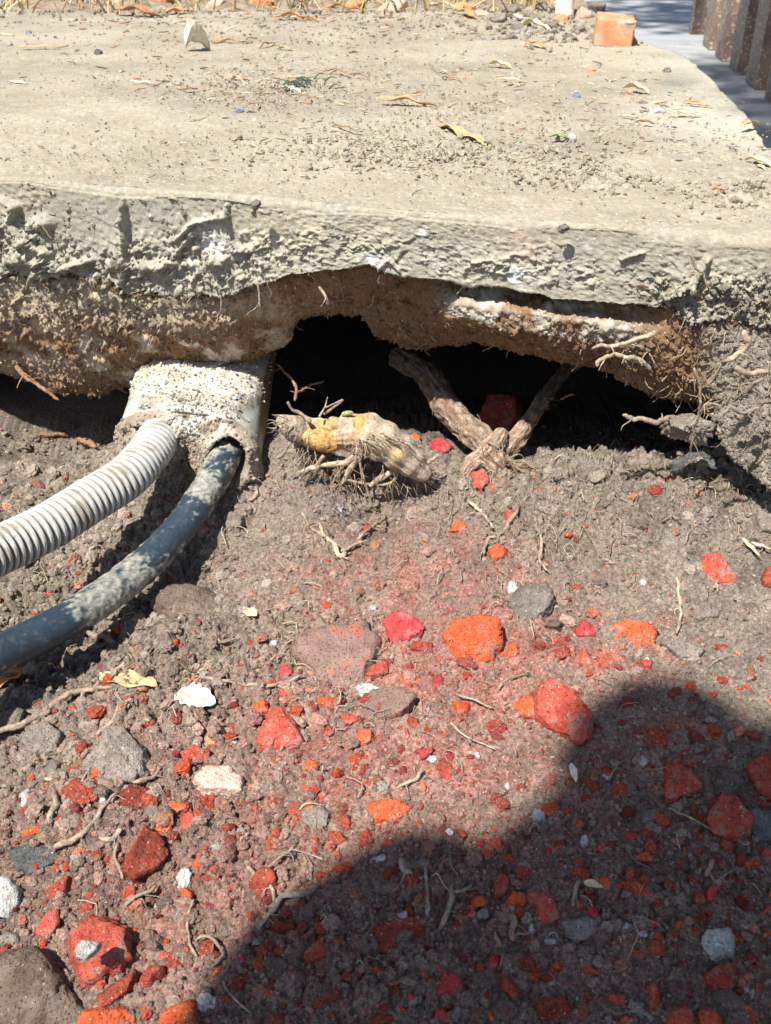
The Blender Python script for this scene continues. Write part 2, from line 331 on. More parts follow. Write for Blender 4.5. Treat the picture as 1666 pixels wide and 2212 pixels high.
disp = rgh * (.0090 * fbm(A, 14, 3, 88) * is_und + .0070 * (np.clip(1 - f1, 0, 1) - .45) * sm(.2, .7, c1) + .0065 * (np.clip(1 - g1, 0, 1) - .45) * sm(.25, .7, d1) + .0050 * (np.clip(1 - h1, 0, 1) - .4)
              + (.011 - .004 * is_face) * fbm(A, 30, 5, 97) - .004 * is_face * sm(.45, .6, fbm(A, 120, 2, 87)) - .006 * sm(.09, 0, g2 - g1) * sm(.3, .6, d1) - .010 * sm(.07, 0, np.abs(fbm(Aw, 38, 4, 98))) * sm(-.1, .3, fbm(A, 15, 2, 96))) + .0007 * fbm(A, 260, 4, 99)
disp -= is_face * .0028 * sm(.04, 0, np.abs(fbm(A, 60, 4, 94))) * sm(.25, .5, fbm(A, 14, 3, 93))
disp += np.where(is_top, .0040 * fbm(A, 7, 3, 101) + .0014 * fbm(A, 60, 5, 102) + .0012 * sm(-.1, .5, fbm(A, 25, 3, 91)) * fbm(A, 220, 3, 90), 0)
disp += np.where(is_face, .0010 * fbm(A, 700, 2, 92) + .0018 * fbm(A, 12, 3, 103), 0)
# ridges of trodden earth on the top near the edge
crust = blob(ua, va, 900, 335, 260, 28) + blob(ua, va, 1290, 385, 110, 22) + blob(ua, va, 1600, 420, 90, 26) + .8 * blob(ua, va, 560, 190, 130, 26) + .5 * blob(ua, va, 960, 260, 150, 30) + .5 * blob(ua, va, 1500, 340, 120, 30)
disp += is_top * np.clip(crust, 0, 1) * (.006 * (np.clip(1 - g1, 0, 1) - .35) * sm(.35, .8, d1) * 2 + .007 * fbm(A * [1, .7, 1], 42, 5, 104) - .006 * sm(.06, 0, np.abs(fbm(A * [1, 2.2, 1], 22, 3, 89))))
# vertical joint and the broken pockets of the face
def crack(pts, wd, dep):
    global disp
    for (a, b), (c, e) in zip(pts[:-1], pts[1:]):
        L2 = (c - a) ** 2 + (e - b) ** 2; t = np.clip(((ua - a) * (c - a) + (va - b) * (e - b)) / L2, 0, 1)
        dd = np.hypot(ua - a - t * (c - a), va - b - t * (e - b)) + 3 * fbm(A, 220, 2, 105)
        disp = disp - dep * sm(wd, 0, dd) * is_face
crack([(268, 398), (270, 470), (274, 555), (268, 610)], 6, .011)
crack([(272, 410), (340, 415), (380, 430)], 4, .004)
crack([(380, 520), (420, 480), (490, 465), (492, 440)], 7, .008)
crack([(372, 560), (420, 500)], 8, .007)
crack([(10, 430), (40, 445), (22, 480), (60, 520), (110, 545)], 9, .010)
crack([(75, 560), (140, 575), (200, 560)], 9, .010)
crack([(700, 440), (702, 560)], 3, .0012)
crack([(810, 590), (840, 560), (880, 600)], 5, .004)
crack([(1530, 560), (1500, 610), (1440, 640)], 9, .010)
crack([(1340, 560), (1390, 545)], 5, .005)
disp -= is_face * .012 * np.clip(blob(ua, va, 45, 560, 30, 14) + blob(ua, va, 95, 480, 20, 12) + blob(ua, va, 350, 570, 60, 10) + blob(ua, va, 470, 560, 20, 14), 0, 1)
# base colour
n1 = fbm(A, 9, 4, 110)[:, None]; n2 = fbm(A, 45, 4, 111)[:, None]; n3 = fbm(A, 120, 4, 112)[:, None]
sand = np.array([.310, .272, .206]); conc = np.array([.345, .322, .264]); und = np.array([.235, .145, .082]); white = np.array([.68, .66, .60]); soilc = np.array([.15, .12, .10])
c = np.where((za == 0)[:, None], sand * (1 + .20 * n1 + .16 * n2 + .12 * n3), conc * (1 + .30 * n1 + .16 * n2 + .10 * n3))
k = (sm(470, 200, va) * is_top * .35)[:, None] * sm(-.1, .5, n1); c = c * (1 - k) + np.array([.40, .355, .29]) * k
k = (sm(1300, 1600, ua) * sm(420, 250, va) * is_top)[:, None] * .7; c = c * (1 - k) + np.array([.46, .44, .36]) * k
k = (is_top * np.clip(blob(ua, va, 600, 200, 200, 60) + .6 * blob(ua, va, 900, 60, 500, 40) + .5 * blob(ua, va, 1000, 330, 400, 60), 0, 1))[:, None] * .45 * sm(-.2, .35, n2 + .5 * n3); c = c * (1 - k) + np.array([.24, .205, .16]) * k
k = (is_top * np.clip(crust, 0, 1))[:, None] * .35 * sm(0, .5, n3); c = c * (1 - k) + soilc * 1.6 * k
k = (is_face * np.clip(blob(ua, va, 600, 500, 120, 60) + blob(ua, va, 820, 470, 200, 40) * .6, 0, 1))[:, None] * sm(-.2, .4, n2) * .6; c = c * (1 - k) + np.array([.54, .47, .35]) * k
k = (is_face * blob(ua, va, 185, 470, 80, 90))[:, None] * .8; c = c * (1 - k) + np.array([.33, .305, .265]) * k
k = (is_face * (blob(ua, va, 800, 560, 30, 14) + blob(ua, va, 1110, 600, 30, 22) + .6 * blob(ua, va, 910, 500, 14, 60) + .6 * blob(ua, va, 450, 510, 70, 60)))[:, None] * sm(-.1, .3, n3); c = c * (1 - k) + np.array([.60, .62, .64]) * k
k = (is_face * blob(ua, va, 1130, 500, 35, 50))[:, None] * .35; c = c * (1 - k) + np.array([.58, .32, .24]) * k
k = (is_face * np.clip(blob(ua, va, 60, 480, 120, 80) + blob(ua, va, 120, 580, 200, 30), 0, 1))[:, None] * .5 * sm(-.2, .3, n2); c = c * (1 - k) + np.array([.28, .225, .17]) * k
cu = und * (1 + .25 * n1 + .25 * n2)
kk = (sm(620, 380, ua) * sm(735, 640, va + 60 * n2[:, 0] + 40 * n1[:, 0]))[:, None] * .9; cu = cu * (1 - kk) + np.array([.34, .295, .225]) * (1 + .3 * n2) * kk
wl = np.clip(blob(ua, va, 330, 700, 330, 80) * 1.0 + blob(ua, va, 60, 740, 90, 60) * 1.1 + blob(ua, va, 500, 700, 150, 60) * .7 + blob(ua, va, 240, 790, 180, 30) * .6, 0, 1)
k = wl[:, None] * sm(-.05, .25, .9 * n2 + .5 * n1 + .25 * n3); cu = cu * (1 - k * .75) + np.array([.46, .37, .265]) * (1 + .3 * n2) * k * .75
k = (np.clip(blob(ua, va, 100, 750, 60, 20) + blob(ua, va, 400, 740, 200, 40) * .6 + blob(ua, va, 350, 800, 120, 14), 0, 1))[:, None] * sm(.05, .28, .8 * n2 + .4 * n3); cu = cu * (1 - k) + white * 1.1 * k
k = (((za == 4) | (za == 5)) * (sm(930, 1000, ua) * sm(1420, 1330, ua)))[:, None] * sm(-.25, .2, n2 + .5 * n3); cu = cu * (1 - k) + np.array([.44, .40, .335]) * (1 + .25 * n1) * k
k = (sm(1480, 1560, ua))[:, None]; cu = cu * (1 - k) + np.array([.25, .215, .175]) * (1 + .3 * n2) * k
k = (is_face | (za == 1))[:, None] * np.clip(1.15 - np.abs(A[:, 2:3]) / .030, 0, 1) * sm(-.5, .5, n1 + n2) ; c = c * (1 - k) + sand * (1 + .08 * n2) * k
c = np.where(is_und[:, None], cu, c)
k = (is_face * sm(1340, 1480, ua) * sm(560, 650, va))[:, None] * .6; c = c * (1 - k) + np.array([.28, .24, .195]) * k
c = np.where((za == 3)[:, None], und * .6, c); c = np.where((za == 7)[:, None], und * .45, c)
Gf[act] += Nf[act] * disp[:, None]
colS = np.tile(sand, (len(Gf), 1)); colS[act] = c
SG = Gf.reshape(nr, nc, 3).copy(); SN = Nn; SC = colS.reshape(nr, nc, 3)
# broken side at the right, hanging from the last column
side = []
last = SG[:, -1]; cs = colS.reshape(nr, nc, 3)[:, -1]
SV = [Gf]; SCs = [colS]; fcs = [gridfaces(nr, nc)]
K = 12; tot = nr * nc; prev = np.arange(nr) * nc + nc - 1; m = zone <= 1
idx = np.where(m)[0]; pv = prev[idx]
for q in range(1, K + 1):
    Pn = last[idx].copy(); Pn[:, 2] -= .24 * q / K; Pn[:, 0] += .010 * (q / K) + .006 * fbm(Pn, 60, 3, 120)
    SV.append(Pn); SCs.append(np.tile(conc * .9, (len(Pn), 1))); cur = tot + np.arange(len(idx)); tot += len(idx)
    fcs.append(np.stack([pv[:-1], cur[:-1], cur[1:], pv[1:]], 1)); pv = cur
finish('pavement', mesh('pavement', np.vstack(SV), np.vstack(fcs), np.vstack(SCs)), M['slab'], kind='structure')

# ------------------------------------------------------------------ street and ground beyond
def sheet(name, quads, z, mat, kind='structure'):
    V = []; Fq = []
    for (x0, y0, x1, y1) in quads:
        k = len(V); V += [(x0, y0, z), (x1, y0, z), (x1, y1, z), (x0, y1, z)]; Fq.append((k, k + 1, k + 2, k + 3))
    return finish(name, mesh(name, V, Fq, None, False), mat, kind=kind)
M['street'] = omat('worn_grey_asphalt', (.27, .28, .29), (.36, .37, .38), (.20, .20, .21), 9, rough=.9, rnd=.01, b2=160, bd=.003, bd2=.002, speck=(110, .7, (.5, .5, .5)))
sheet('street', [(.47, 1.0, 90, 140), (-90, 2.9, .47, 140)], -.22, M['street'])
M['bed'] = omat('planting_bed_soil', (.20, .15, .11), (.34, .28, .21), (.40, .34, .26), 30, rnd=.01, bd=.01)
bm = bmesh.new()
bmesh.ops.create_grid(bm, x_segments=120, y_segments=26, size=1)
for v in bm.verts:
    x = -1.0 + v.co.x * 1.46; y = 2.64 + v.co.y * .30
    v.co = (x, y, -.045 + .05 * math.cos(v.co.y * 1.5) + .008 * math.sin(x * 31 + y * 17) + .006 * random.random())
me = bpy.data.meshes.new('planting_bed'); bm.to_mesh(me); bm.free(); finish('planting_bed', me, M['bed'], kind='structure')

# ------------------------------------------------------------------ stones
ICO = {}
def ico(n):
    if n not in ICO:
        b = bmesh.new(); bmesh.ops.create_icosphere(b, subdivisions=n, radius=1); b.verts.ensure_lookup_table()
        ICO[n] = (np.array([v.co[:] for v in b.verts]), np.array([[v.index for v in f.verts] for f in b.faces])); b.free()
    return ICO[n]
def rock_unit(n, seed, cuts=11, rough=.06, planes=None):
    V, Fc = ico(n); rg = np.random.default_rng(seed)
    if planes is None:
        N = rg.normal(size=(cuts, 3)); N /= np.linalg.norm(N, axis=1, keepdims=True); h = rg.uniform(.62, .95, cuts)
    else: N, h = planes
    dt = V @ N.T; r = np.where(dt > .05, h[None] / np.maximum(dt, .05), 9.0)
    k = 14.0; rr = -np.log(np.exp(-k * np.clip(r, 0, 3)).sum(1) + math.exp(-k * 1.15)) / k
    P = V * rr[:, None]
    o = seed * 3.7 % 50
    P *= (1 + rough * 1.6 * fbm(P + o, 2.3, 3, seed % 97) + rough * .9 * fbm(P + o, 7, 3, (seed + 5) % 97))[:, None]
    return P, Fc
def stone(poly, mat, label, cat='stone', t=None, n=None, seed=None, surf=None, name='stone', group=None, rough=.06, lift=0.0, thick=.75, plug=None):
    """poly = outline as seen; stands on the ground, its visible face leaning back"""
    poly = np.array(poly, float)
    if len(poly) == 2:
        (a, b), (c_, e) = poly; m_ = ((a + c_) / 2, (b + e) / 2); rg = np.random.default_rng(int(a * 7 + b)); an = np.sort(rg.uniform(0, 6.28, 7) * .25 + np.arange(7) * .9)
        poly = np.array([(m_[0] + (c_ - a) / 2 * math.cos(q) * rg.uniform(.85, 1.08), m_[1] + (e - b) / 2 * math.sin(q) * rg.uniform(.85, 1.08)) for q in an])
    cu, cv = poly.mean(0); vb = poly[:, 1].max(); w_ = poly[:, 0].max() - poly[:, 0].min(); hh = vb - poly[:, 1].min()
    seed = seed or int(cu * 13 + cv * 7)
    g = surf(cu, vb - hh * .12) if surf else hit(cu, vb - hh * .12)
    g[2] += lift + (.002 if surf is None else 0)
    vd = ray(cu, cv); vd = vd / np.linalg.norm(vd)
    nrm = -vd + np.array([0, 0, .9]); nrm /= np.linalg.norm(nrm)
    P3 = []
    for (a, b) in poly:
        d = ray(a, b); s_ = ((g - np.array([0, 0, H])) @ nrm) / (d @ nrm); P3.append(np.array([0, 0, H]) + d * s_)
    P3 = np.array(P3); ce = P3.mean(0)
    ex_ = np.array([1., 0, 0]); ex_ -= nrm * (ex_ @ nrm); ex_ /= np.linalg.norm(ex_); ey_ = np.cross(nrm, ex_)
    Q = np.stack([(P3 - ce) @ ex_, (P3 - ce) @ ey_], 1)
    sc = np.abs(Q).max(); Q = Q / sc
    T = (t if t else thick * min(Q[:, 0].ptp() if hasattr(Q, 'ptp') else np.ptp(Q[:, 0]), np.ptp(Q[:, 1])) * sc) / sc * .5
    ar = 0; Ns = []; hs = []
    for i in range(len(Q)):
        a = Q[i]; b = Q[(i + 1) % len(Q)]; ar += a[0] * b[1] - a[1] * b[0]
    sg = 1 if ar > 0 else -1
    rg = np.random.default_rng(seed)
    for i in range(len(Q)):
        a = Q[i]; b = Q[(i + 1) % len(Q)]; e = b - a; nn = np.array([e[1], -e[0]]) * sg; L = np.linalg.norm(nn)
        if L < 1e-6: continue
        nn /= L; dd = nn @ a
        if dd < .12: dd = .12
        tz = rg.uniform(-.05, .55); v3 = np.array([nn[0], nn[1], tz]); l = np.linalg.norm(v3); Ns.append(v3 / l); hs.append(dd / l * (1 + .05))
    for q in range(3):
        a = rg.uniform(0, 6.28); s_ = rg.uniform(.1, .45); v3 = np.array([math.cos(a) * s_, math.sin(a) * s_, 1]); v3 /= np.linalg.norm(v3); Ns.append(v3); hs.append(T * rg.uniform(.8, 1.1))
    Ns.append(np.array([0, 0, -1.])); hs.append(T * 1.5)
    n = n or (5 if w_ > 75 else 4 if w_ > 34 else 3)
    V, Fc = ico(n); Ns = np.array(Ns); hs = np.array(hs)
    dt = V @ Ns.T; r = np.where(dt > .03, hs[None] / np.maximum(dt, .03), 9.0)
    k = 34.0; rr = -np.log(np.exp(-k * np.clip(r, 0, 2)).sum(1) + 1e-25) / k
    L = V * np.clip(rr, .02, 1.6)[:, None]; o = seed * 1.37 % 40
    L *= (1 + rough * 2.4 * fbm(L + o, 2.6, 3, seed % 91) + rough * 1.5 * fbm(L + o, 8, 4, (seed + 3) % 91) - rough * 1.2 * sm(.12, 0, np.abs(fbm(L + o, 3.5, 3, seed % 83))))[:, None]
    Wd = (L[:, :1] * ex_ + L[:, 1:2] * ey_ + L[:, 2:3] * nrm) * sc
    o = finish(name, mesh(name, Wd, Fc), M[mat], label=label, cat=cat, group=group); o.location = ce - nrm * T * sc * .35
    return o
# name words: mat, polygon, label, thickness
ST = [
 ('redb', [(958,1365),(990,1335),(1030,1330),(1075,1350),(1085,1395),(1070,1425),(1015,1443),(985,1430),(962,1395)], 'large bright orange rounded stone in the sunlit middle of the soil', .028),
 ('crim', [(828,1335),(860,1315),(900,1335),(917,1355),(912,1380),(880,1385),(852,1400),(838,1370)], 'flat crimson stone just left of the bright orange stone', .010),
 ('dred', [(628,1410),(660,1360),(790,1340),(808,1365),(805,1420),(770,1500),(735,1512),(690,1460)], 'big flat triangular slab coated in grey and red dust', .014),
 ('red', [(1148,1490),(1190,1470),(1250,1500),(1282,1545),(1280,1590),(1245,1610),(1200,1585),(1152,1545)], 'big red stone lying right on the edge of the large shadow', .036),
 ('redb', [(1108,1520),(1140,1503),(1162,1525),(1158,1552),(1120,1547)], 'small orange stone touching the left side of the big red one', .014),
 ('red', [(545,1610),(565,1560),(590,1525),(640,1530),(655,1575),(675,1600),(660,1625),(620,1625),(580,1635)], 'large lumpy red stone in the sun above the tan pebble', .034),
 ('dred', [(782,1540),(800,1490),(850,1478),(895,1500),(898,1525),(860,1562),(820,1560)], 'dusty grey and red stone between the flat slab and the sunlit gravel', .022),
 ('red', [(800,1440),(835,1425),(842,1455),(800,1470),(788,1460)], 'red stone tucked against the tip of the flat triangular slab', .012),
 ('white', [(768,1480),(790,1472),(825,1488),(818,1508),(780,1508)], 'pale mortar flake beside the tip of the flat triangular slab', .008),
 ('pink', [(420,1685),(440,1658),(490,1650),(525,1680),(530,1705),(505,1722),(440,1712)], 'smooth tan and pink pebble, the largest pale pebble', .024),
 ('ochre', [(438,1590),(460,1565),(485,1570),(495,1600),(480,1618),(445,1617)], 'round ochre and orange stone left of the lumpy red stone', .018),
 ('red', [(390,1625),(420,1608),(455,1620),(450,1645),(415,1655),(395,1645)], 'red stone just above the smooth tan pebble', .018),
 ('redb', [(185,1678),(195,1650),(215,1625),(250,1618),(262,1645),(240,1668),(205,1690)], 'bright orange stone perched on a large grey stone', .02),
 ('grey', [(175,1655),(215,1590),(270,1575),(320,1620),(325,1670),(300,1695),(200,1690)], 'large grey stone carrying a bright orange stone', .034),
 ('grey', [(345,1575),(375,1545),(420,1550),(438,1585),(420,1610),(370,1612)], 'grey rounded clod left of the ochre stone', .022),
 ('grey', [(48,1610),(60,1570),(100,1558),(135,1590),(125,1640),(70,1645)], 'grey brown lump near the left edge above the pale stone', .026),
 ('redd', [(128,1710),(160,1680),(205,1700),(212,1735),(180,1748),(140,1742)], 'brown and dark red stone left of the white flakes', .024),
 ('redd', [(255,1710),(280,1692),(325,1700),(335,1740),(300,1758),(262,1750)], 'round dark brown stone above the dark red peaked stone', .022),
 ('white', [(38,1745),(42,1712),(60,1700),(72,1720),(62,1755)], 'white face of a stone at the left edge beside a twig', .014),
 ('dgrey', [(12,1835),(60,1818),(110,1828),(135,1865),(70,1902),(25,1890)], 'angular dark grey stone at the left edge', .026),
 ('redb', [(45,1810),(70,1785),(100,1792),(102,1808),(80,1820)], 'orange flake leaning on the angular dark grey stone', .012),
 ('redd', [(260,1880),(290,1825),(310,1785),(350,1810),(365,1850),(330,1890),(290,1912)], 'dark red peaked stone with a sharp ridge', .034),
 ('red', [(133,1962),(160,1950),(210,1968),(240,1945),(275,1990),(292,2050),(270,2110),(200,2142),(165,2130),(150,2070),(135,2010)], 'largest red block, with a white mortar patch, at lower left', .045),
 ('brown', [(-40,2080),(0,2055),(60,2030),(110,2050),(150,2110),(182,2170),(180,2240),(-40,2240)], 'big rounded brown boulder in the bottom left corner', .06),
 ('white', [(-20,1900),(20,1888),(50,1920),(45,1960),(20,1995),(-20,1990)], 'white crumbling mortar lump at the left edge', .026),
 ('redb', [(782,1755),(800,1730),(850,1722),(890,1740),(885,1765),(850,1785),(800,1780)], 'oval bright orange stone left of the shadow edge', .022),
 ('grey', [(648,1745),(690,1735),(716,1752),(705,1788),(670,1795),(650,1770)], 'grey stone with a dark underside beside white mortar flakes', .018),
 ('red', [(1512,1230),(1520,1196),(1550,1192),(1575,1220),(1602,1258),(1530,1262)], 'wedge shaped red stone alone in grey soil at right', .016),
 ('grey', [(1098,1310),(1120,1268),(1180,1260),(1196,1300),(1180,1335),(1140,1355),(1110,1340)], 'pale grey stone with a shadowed lower edge above the orange stone', .022),
 ('crim', [(1240,1362),(1262,1336),(1290,1360),(1280,1375),(1245,1375)], 'small crimson triangular stone right of the orange stone', .008),
 ('redb', [(1322,1352),(1350,1338),(1400,1342),(1432,1368),(1420,1392),(1370,1402),(1330,1390)], 'dusty orange stone half buried in grey soil', .006),
 ('grey', [(1425,1390),(1470,1382),(1520,1400),(1505,1422),(1470,1426)], 'dark clod casting a small black shadow at right', .016),
 ('white', [(1092,1275),(1100,1255),(1122,1258),(1125,1280),(1105,1288)], 'white pebble on top of the pale grey stone', .009),
 ('red', [(1430,1690),(1440,1655),(1465,1650),(1520,1695),(1515,1720),(1480,1728),(1440,1747)], 'red stone in shade, the left of three near the right edge', .032),
 ('red', [(1527,1770),(1555,1720),(1595,1725),(1628,1770),(1620,1810),(1575,1828),(1535,1805)], 'faceted red stone in shade, the lowest of three near the right edge', .034),
 ('red', [(1612,1655),(1640,1630),(1672,1622),(1695,1680),(1690,1742),(1640,1738),(1618,1700)], 'red stone cut by the right edge, in shade', .034),
 ('brown', [(1535,1690),(1560,1660),(1605,1668),(1618,1705),(1590,1728),(1545,1722)], 'dusty brown clod between the three shaded red stones', .02),
 ('dgrey', [(1600,1780),(1640,1740),(1690,1760),(1690,1840),(1630,1820)], 'dark stone behind the faceted red stone at the right edge', .028),
 ('white', [(1516,2032),(1535,2005),(1575,2001),(1592,2035),(1588,2062),(1550,2079),(1520,2062)], 'large white pumice stone in the shade at lower right', .03),
 ('redd', [(795,2010),(850,1985),(930,1980),(912,2040),(872,2070),(812,2052)], 'flat dark red flake crossed by the shadow edge', .008),
 ('red', [(1148,1930),(1170,1920),(1208,1950),(1220,1985),(1175,2000),(1150,1970)], 'rough red stone in shade, right neighbour of the orange one', .026),
 ('redb', [(1088,1950),(1110,1922),(1140,1925),(1145,1955),(1120,1970),(1095,1966)], 'rounded orange red stone in the middle of the shade', .022),
 ('red', [(1066,1900),(1075,1885),(1100,1890),(1100,1925),(1072,1948)], 'tall red stone just above the rounded orange red one', .018),
 ('red', [(1340,1900),(1375,1895),(1410,1920),(1440,1950),(1400,1955),(1360,1930)], 'long red stone pointing down right in the shade', .018),
 ('crim', [(1522,1930),(1545,1898),(1556,1920),(1545,1948),(1528,1950)], 'crimson stone with a dark spot in the shade at right', .014),
 ('red', [(657,2050),(680,2030),(712,2045),(722,2075),(690,2090),(660,2083)], 'squarish red stone in shade left of the flat flake', .024),
 ('crim', [(928,2140),(945,2100),(950,2078),(1000,2080),(1005,2120),(1022,2128),(1000,2150),(950,2160)], 'crimson block in the bottom shade, left of the bottom middle', .024),
 ('red', [(1078,2140),(1085,2094),(1105,2110),(1124,2130),(1120,2182),(1100,2170)], 'tall narrow red stone at the bottom middle', .022),
 ('redd', [(1153,2175),(1175,2155),(1230,2150),(1240,2190),(1200,2208),(1160,2200)], 'dull dark red stone at the bottom middle', .022),
 ('red', [(1500,2110),(1540,2088),(1590,2078),(1600,2100),(1588,2145),(1550,2152),(1520,2130)], 'broad red stone just under the white pumice', .026),
 ('red', [(1393,2130),(1410,2114),(1438,2125),(1430,2160),(1440,2184),(1402,2190)], 'tall red stone left of the broad one near the bottom', .022),
 ('red', [(1433,2200),(1450,2172),(1480,2168),(1505,2200),(1500,2235),(1440,2235)], 'red stone cut by the bottom edge, left one of a pair', .026),
 ('redb', [(1505,2195),(1520,2172),(1550,2172),(1565,2200),(1550,2235),(1515,2235)], 'orange red stone cut by the bottom edge, right one of a pair', .026),
 ('red', [(1303,2160),(1325,2142),(1352,2150),(1350,2178),(1330,2182)], 'small bright red stone in the bottom shade', .018),
 ('red', [(1210,2095),(1240,2072),(1265,2085),(1302,2080),(1305,2125),(1270,2132),(1260,2105)], 'knobbly crimson red stone in the bottom shade', .022),
 ('redb', [(165,2220),(175,2185),(215,2168),(260,2165),(300,2190),(305,2235),(165,2240)], 'orange red stone at the bottom edge right of the brown boulder', .03),
 ('redb', [(335,2215),(345,2180),(375,2165),(425,2160),(430,2235),(340,2240)], 'orange red stone at the bottom edge under the white lump', .03),
 ('red', [(298,2110),(320,2082),(355,2080),(362,2105),(325,2142),(305,2135)], 'red stone right of the largest red block', .024),
 ('redd', [(200,2150),(290,2090),(300,2110),(285,2140),(240,2175),(210,2180)], 'long red stone wedged under the largest red block', .02),
 ('redd', [(535,1905),(555,1880),(590,1882),(602,1925),(570,1945),(545,1935)], 'dull red stone behind the pale forked twig', .024),
 ('red', [(262,1930),(275,1915),(300,1918),(302,1942),(272,1946)], 'red stone above right of the largest red block', .016),
 ('redb', [(388,1925),(402,1915),(418,1925),(415,1948),(395,1950)], 'orange stone in the sun below the white flakes', .014),
 ('redb', [(410,1865),(430,1842),(455,1850),(460,1875),(430,1884)], 'orange stone right of the dark red peaked stone', .018),
 ('redd', [(580,2010),(600,1985),(640,1992),(640,2020),(600,2030)], 'dull red stone under the pale forked twig', .02),
 ('brown', [(630,2075),(590,2060),(560,2085),(575,2120),(620,2120)], 'brown round stone in the shade at bottom', .022),
 ('red', [(96,1925),(135,1890),(160,1895),(150,1930),(110,1960)], 'dusty red stone above the largest red block', .02),
 ('red', [(75,2000),(95,1970),(125,1965),(130,2000),(110,2030),(80,2025)], 'red stone touching the left of the largest red block', .02),
 ('grey', [(-15,2020),(15,2008),(45,2015),(48,2045),(10,2052),(-15,2050)], 'small grey stone above the big brown boulder', .018),
 ('red', [(1055,860),(1090,852),(1120,862),(1125,915),(1100,935),(1060,930),(1035,900)], None, .04),
 ('red', [(1350,965),(1365,955),(1392,960),(1390,975),(1360,985)], 'red stone at the mouth of the hollow, right side', .014),
 ('redb', [(1055,1190),(1075,1175),(1098,1185),(1095,1208),(1065,1215)], 'dusty orange stone below the fork of the roots', .016),
 ('redb', [(970,1148),(988,1120),(1008,1135),(1005,1150)], 'triangular orange stone under the forked root', .012),
 ('red', [(1090,1105),(1110,1100),(1115,1130),(1098,1140)], 'upright red stone below the right root', .012),
 ('redb', [(880,945),(895,935),(908,942),(905,960),(888,962)], 'orange stone behind the tip of the cut root', .010),
 ('crim', [(930,955),(955,945),(980,965),(965,985),(935,980)], 'crimson stone between the cut root and the forked root', .014),
 ('redb', [(1055,1045),(1080,1032),(1105,1045),(1095,1060),(1065,1065)], 'orange stone directly under the junction of the forked root', .014),
 ('red', [(1018,1020),(1045,1010),(1058,1040),(1040,1065),(1020,1055)], 'shaded red stone in the gap under the forked root', .014),
 ('white', [(700,1105),(715,1092),(740,1098),(738,1118),(712,1122)], 'pale stone under the cut root, upper left of the soil', .01),
 ('white', [(715,1000),(735,988),(765,998),(760,1015),(730,1018)], 'white pebble in the shade under the cut root', .012),
 ('grey', [(1240,1010),(1270,995),(1320,1000),(1325,1030),(1280,1042),(1245,1035)], 'grey clod in front of the hollow at right', .02),
 ('grey', [(480,1115),(500,1105),(525,1115),(520,1140),(490,1145)], 'brown pebble in the shadow beside the black hose', .014),
 ('brown', [(340,1280),(365,1262),(420,1258),(470,1290),(480,1320),(450,1345),(370,1340),(345,1310)], 'large soil clod below the black hose with roots across it', .026),
 ('dgrey', [(1440,985),(1480,955),(1520,975),(1560,960),(1600,1010),(1540,1030),(1460,1020)], 'dark grey earth clod at the foot of the right bank', .022),
 ('grey', [(1625,1115),(1650,1100),(1680,1115),(1680,1150),(1635,1155)], 'pale grey pebble at the right edge beside the bank', .018),
 ('red', [(1645,1245),(1660,1220),(1690,1230),(1690,1270),(1650,1265)], 'dull red stone cut by the right edge in the sun', .016),
 ('grey', [(1490,1310),(1520,1298),(1555,1312),(1550,1330),(1510,1338)], 'flat pale stone in the sunlit grey soil at right', .006),
 ('dred', [(1440,1290),(1460,1280),(1490,1290),(1480,1305),(1450,1305)], 'faint dusty red flake at right in the sun', .005),
]
def cav(u, v): return at(u, v, .97)
for i, (mt, pl, lb, t) in enumerate(ST):
    if lb is None: stone(pl, mt, 'dark red stone deep in the hollow behind the forked root', t=t, surf=lambda a, b: at(a, b, .955)); continue
    stone(pl, mt, lb, t=t, cat='clod' if 'clod' in lb else 'pebble' if 'pebble' in lb else 'stone')
# white patch on the largest red block is its own small crust of mortar
stone([(165,2044),(188,2030),(214,2036),(208,2052),(186,2066),(168,2058)], 'grit', 'white mortar crust stuck on the largest red block', cat='mortar', t=.006, surf=lambda a, b: hit(a, b, .045), name='mortar_crust')
